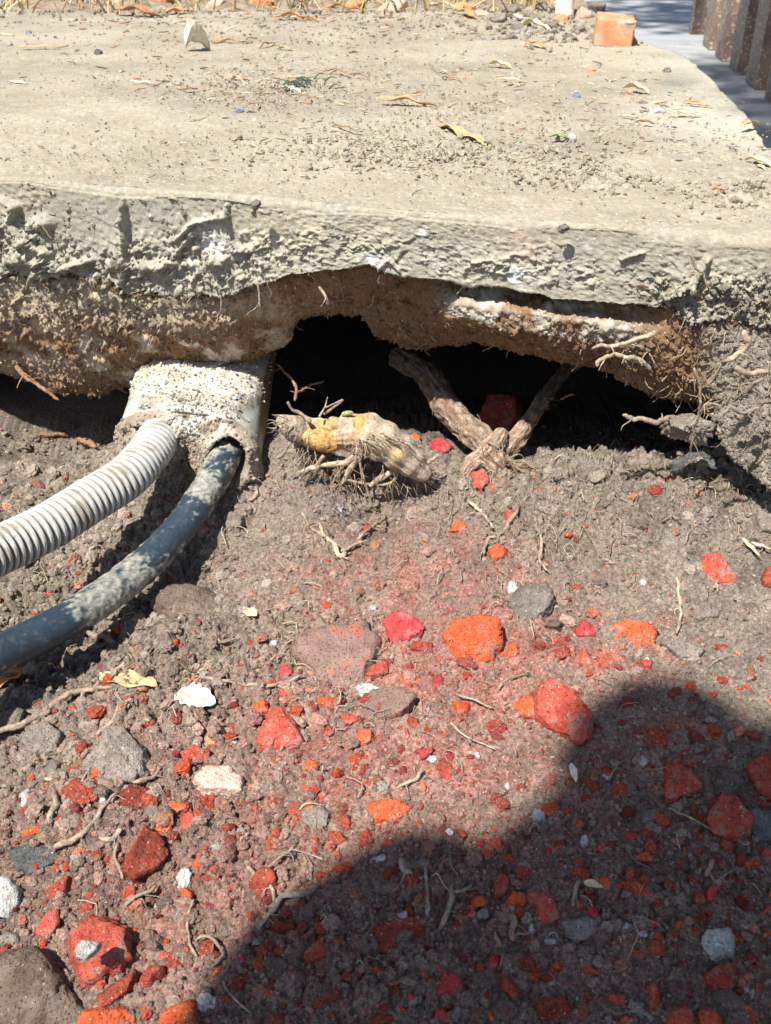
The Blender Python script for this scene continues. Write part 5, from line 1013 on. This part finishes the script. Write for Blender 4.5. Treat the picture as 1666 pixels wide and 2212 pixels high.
LV = [
 ((250,30),(352,38),26,'leaf_brown','large curled brown leaf with a black shadow at top left',.5), ((356,30),(418,26),24,'leaf_orange','orange brown leaf beside the large curled leaf at top left',.4),
 ((40,106),(150,103),11,'leaf_tan','long flat tan leaf at upper left of the pavement',.12), ((462,92),(545,95),12,'leaf_orange','orange leaf behind the upright pale one',.3),
 ((590,42),(690,44),16,'leaf_orange','curled brown leaf near the top middle',.5), ((595,108),(640,112),9,'leaf_tan','small tan leaf curl right of the pale upright leaf',.5),
 ((395,198),(428,194),8,'leaf_brown','small dark brown leaf scrap left of the middle',.5), ((820,224),(945,232),24,'leaf_tan','big twisted tan leaf in the centre of the pavement',.45),
 ((1055,143),(1105,147),18,'leaf_yel','yellow leaf curled upward at upper right',.6), ((1070,176),(1140,178),9,'leaf_yel','flat yellow leaf below the curled yellow one',.4),
 ((1130,97),(1188,108),11,'leaf_orange','orange tipped curled leaf behind the yellow ones',.5), ((1135,102),(1185,106),5,'leaf_yel','yellow edge of leaf at upper right',.3),
 ((1345,196),(1402,202),24,'leaf_yel','pointed yellow leaf standing up at right',.8), ((1445,250),(1515,252),11,'leaf_yel','thin yellow leaf strip right of the white pebble',.4),
 ((1478,228),(1540,236),6,'leaf_tan','thin tan leaf strip near the right pavement edge',.4), ((1478,222),(1535,232),7,'leaf_orange','orange brown strip near the right pavement edge',.4),
 ((1340,252),(1375,256),7,'leaf_yel','small yellow leaf below the pointed one',.3), ((1370,268),(1415,268),9,'leaf_brown','dark red brown bud scale at right',.5),
 ((1608,352),(1675,366),16,'leaf_yel','yellow leaf at the right edge of the pavement',.7), ((1632,362),(1655,370),8,'leaf_yel','second lobe of yellow leaf at the right edge',.6),
 ((20,178),(62,182),9,'leaf_pale','pale wood chip like leaf piece at left',.1), ((0,75),(32,78),6,'leaf_yel','thin yellow straw at the left edge',.1),
 ((950,270),(1052,312),30,'leaf_tan','faded tan leaf pressed into the dust',.04), ((610,190),(650,200),14,'leaf_pale','pale flat leaf beside dark scraps',.15),
 ((680,155),(800,170),7,'leaf_brown','long brown stalk lying across the upper middle',.25), ((710,270),(785,288),5,'leaf_brown','slanting brown straw in the middle',.12),
 ((620,170),(680,168),7,'leaf_tan','tan stalk left of the long brown one',.2), ((408,262),(438,259),5,'leaf_tan','short tan splinter left of the middle',.1),
 ((490,165),(540,175),6,'leaf_tan','tan splinter beside the dark green sprig',.15), ((280,178),(345,181),4,'leaf_pale','thin pale straw at left',.1),
 ((1185,300),(1232,302),14,'leaf_green','green leaf scrap with a white tip',.4), ((560,108),(600,96),6,'leaf_brown','dark thin leaf strip upper middle',.5),
 ((940,155),(1000,178),4,'leaf_brown','thin brown straw upper right of middle',.1), ((1540,408),(1562,415),10,'leaf_orange','small orange leaf chip near the right edge',.2),
 ((1085,40),(1150,48),16,'leaf_pale','long pale dry husk on the rubble at the top',.4), ((1125,58),(1190,66),18,'leaf_yel','folded yellow husk on the rubble at the top',.7),
 ((1598,283),(1640,274),14,'leaf_tan','tan leaf standing at the right pavement edge',.9), ((700,20),(790,24),12,'leaf_orange','orange brown leaf at the top edge of the pavement',.4),
 ((925,16),(1000,20),14,'leaf_yel','yellow dry leaf at the top edge of the pavement',.5), ((985,30),(1030,42),14,'leaf_orange','rusty dry leaf on the rubble at the top',.5)]
for a, b, w_, mt, lb, cu in LV:
    ct_ = 'straw' if 'straw' in lb or 'stalk' in lb or 'splinter' in lb else 'husk' if 'husk' in lb else 'leaf'
    leaf(a, b, w_, mt, lb, 'top', cu, cat=ct_, name=ct_, lift=.0012 if w_ < 10 else .002)
leaf((402,112), (455,108), 46, 'leaf_pale', 'upright cream leaf with a notched tip at upper left', 'top', 1.4, lift=.002)
leaf((218,1472), (342,1492), 50, 'leaf_tan', 'broad tan leaf lying in the soil at left', 'soil', .12, lift=.006, ragged=.02)
leaf((380,1510), (468,1530), 62, 'leaf_pale', 'bleached torn leaf with brown marks below the tan leaf', 'soil', .25, lift=.005, ragged=.12)
leaf((-30,1500), (58,1450), 46, 'leaf_orange', 'orange brown leaf half hidden under the black hose', 'soil', .15, lift=.004)
leaf((530,1330), (556,1342), 26, 'leaf_yel', 'small bright yellow scrap in the soil below the clod', 'soil', .2, lift=.006, cat='leaf scrap')
leaf((1600,1175), (1640,1215), 8, 'leaf_yel', 'yellow straw at the right edge in the sun', 'soil', .1, lift=.006, cat='straw', name='straw')
leaf((1620,1185), (1668,1200), 7, 'leaf_yel', 'second yellow straw at the right edge crossing the first', 'soil', .1, lift=.006, cat='straw', name='straw')
leaf((1232,1660), (1244,1700), 15, 'leaf_pale', 'narrow pale leaf piece in the shade', 'soil', .1, lift=.005, cat='leaf scrap')
leaf((1258,1925), (1300,1935), 16, 'leaf_yel', 'yellow curled scrap on red stones in the shade', 'soil', .4, lift=.008, cat='leaf scrap')
T = lambda u, v: atz(u, v, 0)
TOPS = [('white', [(1400,228),(1440,248)], 'round white pebble on the pavement at right', 16), ('white', [(1222,288),(1246,308)], 'white crumb against the green leaf scrap', 12), ('grey', [(1432,145),(1452,160)], 'grey pebble at upper right of the pavement', 10),
 ('ochre', [(1268,146),(1290,158)], 'orange brick crumb at upper right of the pavement', 10), ('blue', [(55,65),(70,77)], 'black blue pebble at the upper left', 10), ('dgrey', [(202,105),(222,118)], 'dark crumb left of the upright cream leaf', 10),
 ('blue', [(508,234),(528,246)], 'blue grey chip in the upper middle', 8), ('blue', [(1235,198),(1258,214)], 'blue chip right of the centre', 8), ('white', [(540,254),(560,262)], 'flat white chip below the blue grey chip', 6),
 ('white', [(950,150),(970,160)], 'white chip in the upper middle right', 6), ('pink', [(1118,88),(1140,105)], 'tan stone before the rubble', 12), ('white', [(1655,470),(1670,482)], 'white chip at the right edge of pavement', 8),
 ('grey', [(1380,215),(1402,226)], 'grey lump touching the round white pebble', 8), ('ochre', [(1505,350),(1520,362)], 'orange crumb near the right edge', 8), ('grey', [(540,430),(565,446)], 'earth lump on the pavement edge left of middle', 8), ('grey', [(1205,480),(1230,496)], 'earth lump on the front edge at right', 8)]
for mt, bx, lb, w_ in TOPS: stone([bx[0], bx[1]], mt, lb, surf=T, name='pebble', cat='pebble', thick=.8)
# ------------------------------------------------------------------ rubble, brick and dry stalks at the far edge of the pavement
def brick(name, c_, dims, rz, mat, label, group=None, ry=0, rx=0):
    b = bmesh.new(); bmesh.ops.create_cube(b, size=1)
    for v_ in b.verts: v_.co = (v_.co.x * dims[0], v_.co.y * dims[1], v_.co.z * dims[2])
    bmesh.ops.bevel(b, geom=b.edges[:] + b.verts[:], offset=min(dims) * .09, segments=3, affect='EDGES', profile=.5)
    bmesh.ops.subdivide_edges(b, edges=[e for e in b.edges if e.calc_length() > .02], cuts=5, use_grid_fill=True)
    for v_ in b.verts: v_.co += Vector((random.gauss(0, 1), random.gauss(0, 1), random.gauss(0, 1))) * .0009
    me = bpy.data.meshes.new(name); b.to_mesh(me); b.free(); me.polygons.foreach_set('use_smooth', [True] * len(me.polygons))
    o = finish(name, me, M[mat], label=label, cat='brick', group=group); o.location = c_; o.rotation_euler = (rx, ry, rz); return o
c_ = at(1330, 78, 1.90)
brick('brick', (float(c_[0]) + .005, 1.945, .020), (.066, .11, .046), R(-9), 'brick', 'orange brick at the far right corner of the pavement', ry=R(5))
RB = {}
for k, (u, v, w_, mt) in enumerate([(850,12,70,'pink'),(905,14,50,'grey'),(560,6,60,'ochre'),(470,8,50,'pink'),(1080,40,44,'grey'),(1120,58,40,'grey'),(1150,34,50,'grey'),(1190,55,44,'grey'),(1215,40,40,'ochre'),(1250,62,46,'grey'),(1270,80,36,'grey'),(1235,82,40,'grey'),(1040,30,36,'pink'),(1000,14,50,'ochre'),(760,8,54,'ochre'),(650,8,50,'grey'),(1110,20,40,'grey'),(1260,30,50,'pink'),(350,3,60,'ochre'),(240,2,60,'pink'),(130,0,60,'grey'),(1180,14,50,'grey'),(1290,14,44,'grey')]):
    fam = ('grey rubble stone', 'from the left in the heap beside the orange brick') if (mt == 'grey' and u > 1020) else ('brick rubble piece' if mt != 'grey' else 'grey rubble stone', 'from the left along the far pavement edge')
    RB.setdefault(fam, []).append((u, v, w_, mt))
ORD = ['first', 'second', 'third', 'fourth', 'fifth', 'sixth', 'seventh', 'eighth', 'ninth', 'tenth', 'eleventh', 'twelfth']
for fam, it in RB.items():
    for k, (u, v, w_, mt) in enumerate(sorted(it)): stone([(u - w_ / 2, v - w_ * .26), (u + w_ / 2, v + w_ * .26)], mt, ORD[k] + ' ' + fam[0] + ' ' + fam[1], cat='rubble', surf=T, group='rubble along the far edge', name='rubble_stone', thick=.9)
c_ = atz(1220, 36, 0)
P = np.array([[c_[0], c_[1], -.005], [c_[0] - .005, c_[1] + .01, .08], [c_[0] - .008, c_[1] + .015, .16]]); V, Fq, _ = tube_arrays(spline(P, 20), .020, 24); V -= c_
o = finish('post_stub', qmesh('post_stub', V, Fq), M['leaf_pale'], label='pale round stake standing in the rubble left of the brick', cat='stake'); o.location = c_
for a, b, w_, lb in [((1020,28),(1215,22),5,'long tan stem arching over the rubble at the top'), ((1060,10),(1200,30),4,'thin tan stem lying over the rubble at the top')]:
    A_ = atz(*a) + [0, 0, .012]; B_ = atz(*b) + [0, 0, .02]; V, Fq, _ = tube_arrays(spline([A_, (A_ + B_) / 2 + [0, 0, .035], B_], 30), w_ * .5 * 2.0 / F, 8, .2); V -= A_
    o = finish('dry_stem', qmesh('dry_stem', V, Fq), M['leaf_tan'], label=lb, cat='stem'); o.location = A_
rg = np.random.default_rng(95); Vs, Fs, Cs = [], [], []; k0 = 0
for _ in range(700):
    x = rg.uniform(-1.2, .40); y = rg.uniform(2.45, 2.9); L = rg.uniform(.02, .10); a = rg.uniform(0, 6.28); le = rg.uniform(.2, 1.1)
    b0 = np.array([x, y, -.01]); e = b0 + np.array([math.cos(a) * L * le, math.sin(a) * L * le, L * rg.uniform(.3, 1)]); P = spline([b0, (b0 + e) / 2 + [0, 0, L * .18], e], 7)
    V, Fq, _ = tube_arrays(P, np.linspace(.0022, .0006, 7), 4, 0); Vs.append(V); Fs.append(Fq + k0); k0 += len(V)
    pal = [(.55, .42, .20), (.62, .55, .36), (.30, .20, .08), (.16, .20, .05), (.45, .25, .10)][rg.choice(5, p=[.3, .25, .15, .15, .15])]; Cs.append(np.tile(np.array(pal) * rg.uniform(.7, 1.2), (len(V), 1)))
finish('dry_grass', qmesh('dry_grass', np.vstack(Vs), np.vstack(Fs), np.vstack(Cs)), M['wood'], kind='stuff')
rg = np.random.default_rng(97); Vs, Fs, Cs = [], [], []; k0 = 0
for _ in range(1400):
    c0 = [(850, 180, 480, 110), (560, 190, 120, 30), (900, 335, 240, 28), (850, 40, 450, 22), (1400, 250, 150, 70)][rg.choice(5, p=[.4, .15, .15, .2, .1])]
    u, v = rg.normal(c0[0], c0[2]), max(22, rg.normal(c0[1], c0[3])); g = atz(u, v)
    if g[1] < .88 - .295 * g[0] or g[0] > .44 or g[1] > 2.5: continue
    sc_ = np.linalg.norm(g) / F; L = rg.uniform(5, 26) * sc_; a = rg.uniform(0, 6.28); dd_ = np.array([math.cos(a), math.sin(a), 0]) * L; A0 = g + [0, 0, .0008]; B0 = A0 + dd_ + [0, 0, rg.uniform(0, .2) * L]
    V, Fq, _ = tube_arrays(spline([A0, (A0 + B0) / 2 + rg.normal(0, .08, 3) * L * [1, 1, .3], B0], 6), np.array([.5, 1, 1, 1, .8, .4]) * rg.uniform(.5, 1.6) * sc_, 5, 0); Vs.append(V); Fs.append(Fq + k0); k0 += len(V)
    pal = [(.50, .38, .22), (.62, .54, .38), (.24, .14, .08), (.16, .12, .10), (.42, .22, .11)][rg.choice(5, p=[.25, .2, .25, .2, .1])]; Cs.append(np.tile(np.array(pal) * rg.uniform(.7, 1.2), (len(V), 1)))
finish('pavement_litter', qmesh('pavement_litter', np.vstack(Vs), np.vstack(Fs), np.vstack(Cs)), M['wood'], kind='stuff')
# dark green sprig
c_ = atz(640, 185); sp = empty('sprig', c_, 'dark green dried sprig lying on the pavement', 'plant')
M['sprig'] = omat('dark_green_sprig', (.05, .10, .07), (.10, .17, .12), None, 100)
for k in range(26):
    a = rg.uniform(0, 6.28); b0 = np.array([rg.normal(0, .018), rg.normal(0, .02), .001]); e = b0 + np.array([math.cos(a) * .018, math.sin(a) * .018, rg.uniform(0, .007)]); V, Fq, _ = tube_arrays(spline([b0, (b0 + e) / 2 + [0, 0, .004], e], 7), np.linspace(.0012, .0004, 7), 5)
    finish('sprig_leaf', qmesh('sprig_leaf', V, Fq), M['sprig'], sp)
# ------------------------------------------------------------------ profiled sheet fence at the right
M['fence'] = omat('brown_grainy_sheet_metal', (.17, .12, .10), (.25, .18, .15), None, 30, rough=.6, spec=.35, rnd=.04, speck=(110, .60, (.46, .38, .27)), b2=260, bd=.001, bd2=.0008)
A_ = np.array([.875, 1.5]); B_ = np.array([1.173, 4.05]); dv = (B_ - A_); Lf = np.linalg.norm(dv); dv /= Lf; nv = np.array([-dv[1], dv[0]])
fe = empty('metal_fence', (A_[0], A_[1], -.22), 'brown profiled sheet metal fence at the upper right beside the street', 'fence')
def prism(name, prof, z0, z1, mat, par):
    n = len(prof); V = []; dz = rg.uniform(0, .006)
    for z in (z0, z1):
        for (s_, o_) in prof: q = A_ + dv * s_ + nv * o_; V.append((q[0] - A_[0], q[1] - A_[1], z + .22))
        for (s_, o_) in prof[::-1]: q = A_ + dv * s_ + nv * (o_ - .0022); V.append((q[0] - A_[0], q[1] - A_[1], z + .22))
    k = 2 * n; Fq = [(i, (i + 1) % k, (i + 1) % k + k, i + k) for i in range(k)]; me = bpy.data.meshes.new(name)
    me.from_pydata(V, [], Fq + [tuple(range(k))[::-1], tuple(range(k, 2 * k))]); return finish(name, me, M[mat], par)
pt = .26; s_ = .03; k = 0
while s_ + pt < Lf + .02:
    prism('rib', [(s_, 0), (s_ + .012, .05), (s_ + .145, .05), (s_ + .157, 0)], -.218, 1.45, 'fence', fe)
    prism('pan', [(s_ + .1575, .001), (s_ + .2595, .001)], -.218, 1.45, 'fence', fe); s_ += pt
prism('end_post', [(Lf - .02, -.01), (Lf - .02, .05), (Lf + .03, .05), (Lf + .03, -.01)], -.218, 1.5, 'fence', fe)
# ------------------------------------------------------------------ the tree whose shade dapples the street (crown above the picture)
M['treebark'] = omat('tree_bark', (.10, .075, .055), (.20, .16, .12), None, 12, bd=.01)
M['treeleaf'] = omat('tree_leaf', (.045, .09, .02), (.08, .14, .035), None, 3, rough=.5)
tr_ = empty('street_tree', (2.6, 3.9, -.22), 'leafy tree beyond the fence shading the street', 'tree')
def tl(n_, pts, r0, r1):
    V, Fq, _ = tube_arrays(spline(np.array(pts, float), 24), np.linspace(r0, r1, 24), 12, .1); finish(n_, qmesh(n_, V, Fq), M['treebark'], tr_)
tl('trunk', [(0, 0, -.02), (.03, -.05, 1.2), (-.3, -.1, 2.4), (-1.0, -.5, 3.3)], .13, .08)
for e in [(-2.6, -1.6, 4.1), (-3.0, -.6, 4.2), (-2.0, -.2, 4.3), (-2.6, .8, 4.4), (-1.2, .9, 4.3)]: tl('limb', [(-.3, -.1, 2.4), (e[0] * .55, e[1] * .5, 3.5), e], .06, .02)
rg = np.random.default_rng(99); Nl = 6500
cen = np.array([(-2.5, .2, 4.1), (-2.9, 1.0, 4.2), (-2.2, 1.2, 4.3), (-2.7, -1.25, 4.2), (-2.2, -1.0, 4.3), (-1.7, .2, 4.4), (-2.6, 2.2, 4.2), (-1.5, 1.5, 4.5)])
cc_ = cen[rg.integers(0, len(cen), Nl)] + rg.normal(0, .30, (Nl, 3)) * [1, 1, .6]
a_ = rg.normal(size=(Nl, 3)); a_ /= np.linalg.norm(a_, axis=1, keepdims=True); b_ = np.cross(a_, rg.normal(size=(Nl, 3))); b_ /= np.linalg.norm(b_, axis=1, keepdims=True); l_ = rg.uniform(.05, .09, (Nl, 1))
V = np.stack([cc_ - a_ * l_, cc_ + b_ * l_ * .45, cc_ + a_ * l_, cc_ - b_ * l_ * .45], 1).reshape(-1, 3)
finish('crown', mesh('crown', V, np.arange(Nl * 4).reshape(-1, 4), None, False), M['treeleaf'], tr_, kind='stuff')

def leaves(par, cen, std, Nl, seed):
    rg = np.random.default_rng(seed); cc_ = np.array(cen)[rg.integers(0, len(cen), Nl)] + rg.normal(0, 1, (Nl, 3)) * std
    a_ = rg.normal(size=(Nl, 3)); a_ /= np.linalg.norm(a_, axis=1, keepdims=True); b_ = np.cross(a_, rg.normal(size=(Nl, 3))); b_ /= np.linalg.norm(b_, axis=1, keepdims=True); l_ = rg.uniform(.03, .06, (Nl, 1))
    V = np.stack([cc_ - a_ * l_, cc_ + b_ * l_ * .45, cc_ + a_ * l_, cc_ - b_ * l_ * .45], 1).reshape(-1, 3)
    finish('crown', mesh('crown', V, np.arange(Nl * 4).reshape(-1, 4), None, False), M['treeleaf'], par, kind='stuff')
tl('limb', [(-1.0, -.5, 3.3), (-2.4, -2.2, 3.9), (-3.5, -4.1, 4.3)], .045, .012)
tg = np.array([(.86, 1.75), (.9, 2.2), (.95, 2.6), (1.0, 3.1), (.84, 1.5)])
leaves(tr_, [(x - 1.55 - 2.6, y - 2.15 - 3.9, 4.08 + .22) for x, y in tg], np.array([.11, .16, .12]), 1500, 101)
# ------------------------------------------------------------------ the photographer, squatting behind the camera; only the shadow is seen
M['cloth'] = omat('dark_blue_shirt', (.05, .06, .09), (.08, .09, .13), None, 20, rnd=.01); M['skin'] = omat('skin', (.42, .24, .16), (.50, .30, .21), None, 20, rnd=.01, rough=.6)
M['trouser'] = omat('grey_trousers', (.10, .10, .11), (.15, .15, .16), None, 20, rnd=.01); M['hair'] = omat('dark_hair', (.02, .015, .01), (.04, .03, .02), None, 60)
LDn = np.array(LD[:])
def lit(u, v, s_):                                  # the point that shades picture point (u, v), s_ metres up the sun's ray
    g = atz(u, v, -.30); return g - LDn * s_
PB = np.array([-.3, -.9, -.34]); pe = empty('person', PB, 'person in a dark shirt bending over the pit with both hands on the knees', 'person')
def skin(name, verts, edges, rad, mat, root_=0, sub=2):
    me = bpy.data.meshes.new(name); o0 = PB; me.from_pydata([tuple(np.array(v_) - o0) for v_ in verts], edges, []); me.update()
    o = finish(name, me, M[mat], pe); m_ = o.modifiers.new('skin', 'SKIN'); m_.use_smooth_shade = True; sv_ = me.skin_vertices[0].data
    for q, r_ in zip(sv_, rad): q.radius = (r_, r_) if not isinstance(r_, tuple) else r_
    sv_[root_].use_root = True
    m2 = o.modifiers.new('subdivision', 'SUBSURF'); m2.levels = sub; m2.render_levels = sub; return o
hd = lit(1450, 1765, 1.62); sl = lit(965, 1895, 1.50); sr = lit(1900, 1760, 1.52); bs = lit(1640, 1690, 1.55)
nk = (sl + sr) / 2 + np.array([0, .02, .05]); nk = nk * .6 + (hd + [0, -.06, -.10]) * .4
pel = np.array([(sl[0] + sr[0]) / 2 + .02, -.95, .60]); chest = (sl + sr) / 2 * .8 + pel * .2; mid_ = (sl + sr) / 2 * .42 + pel * .58
skin('torso', [pel, mid_, chest, nk, sl, sr, hd + [0, -.05, -.09], bs], [(0, 1), (1, 2), (2, 3), (2, 4), (2, 7), (7, 5), (3, 6)], [(.17, .12), (.18, .12), (.18, .13), .105, .08, .075, .06, .085], 'cloth')
for sg, sh_, el in ((-1, sl, lit(520, 2150, 1.12)), (1, sr, sr + [.05, -.16, -.28])):
    hp = pel + [sg * .10, 0, -.04]; kn = pel + [sg * .17, .24, -.42]; an = np.array([kn[0] - sg * .02, pel[1] + .06, -.27]); ft = an + [sg * .03, .16, -.035]
    skin('leg', [hp, kn, an, ft], [(0, 1), (1, 2), (2, 3)], [.10, .068, .048, .036], 'trouser')
    hn = kn + [sg * .01, .05, .085]
    skin('arm', [sh_, el, el * .35 + hn * .65, hn], [(0, 1), (1, 2), (2, 3)], [.065, .05, .038, .028], 'cloth')
    pl_ = hn + np.array([0, .05, -.015]); skin('hand', [hn, pl_], [(0, 1)], [(.026, .02), (.038, .016)], 'skin', 0, 1)
    for f_ in range(4):
        fx = (f_ - 1.5) * .019; L_ = [.035, .042, .039, .030][f_]; skin('finger', [pl_ + [fx, .02, 0], pl_ + [fx * 1.1, .03 + L_, -.012], pl_ + [fx * 1.15, .035 + L_, -.012 - L_]], [(0, 1), (1, 2)], [.009, .008, .007], 'skin', 0, 1)
    skin('thumb', [pl_ + [-sg * .03, -.02, 0], pl_ + [-sg * .055, .005, -.01], pl_ + [-sg * .06, .03, -.03]], [(0, 1), (1, 2)], [.011, .0095, .008], 'skin', 0, 1)
Vv, Fc = ico(5); W = Vv * [.074, .095, .112]; W[:, 1] += np.where(W[:, 2] < 0, .012 * np.clip(W[:, 1] * 12, 0, 1), 0); W[:, 1] += .022 * np.exp(-(W[:, 0] / .012) ** 2 - ((W[:, 2] + .012) / .02) ** 2) * (Vv[:, 1] > 0)
a = R(48); Rt = lambda Q: np.stack([Q[:, 0], Q[:, 1] * math.cos(a) + Q[:, 2] * math.sin(a), -Q[:, 1] * math.sin(a) + Q[:, 2] * math.cos(a)], 1)
o = finish('head', mesh('head', Rt(W), Fc), M['skin'], pe); o.location = hd - PB; ho = o
keep = (Vv[:, 2] > .25) | (Vv[:, 1] < -.15); Wh = Vv * [.081, .103, .119]; Wh *= (1 + .05 * fbm(Vv, 9, 3, 4))[:, None]; Fh = Fc[keep[Fc].all(1)]
o = finish('hair', mesh('hair', Rt(Wh), Fh), M['hair'], ho)
for sg in (-1, 1):
    e = finish('ear', mesh('ear', Rt(Vv * [.012, .018, .03] + [sg * .076, -.005, -.01]), Fc), M['skin'], ho); e = finish('eye', mesh('eye', Rt(Vv * [.013, .008, .008] + [sg * .03, .084, .008]), Fc), M['white'], ho)
finish('mouth', mesh('mouth', Rt(Vv * [.024, .006, .005] + [0, .087, -.052]), Fc), M['crim'], ho)
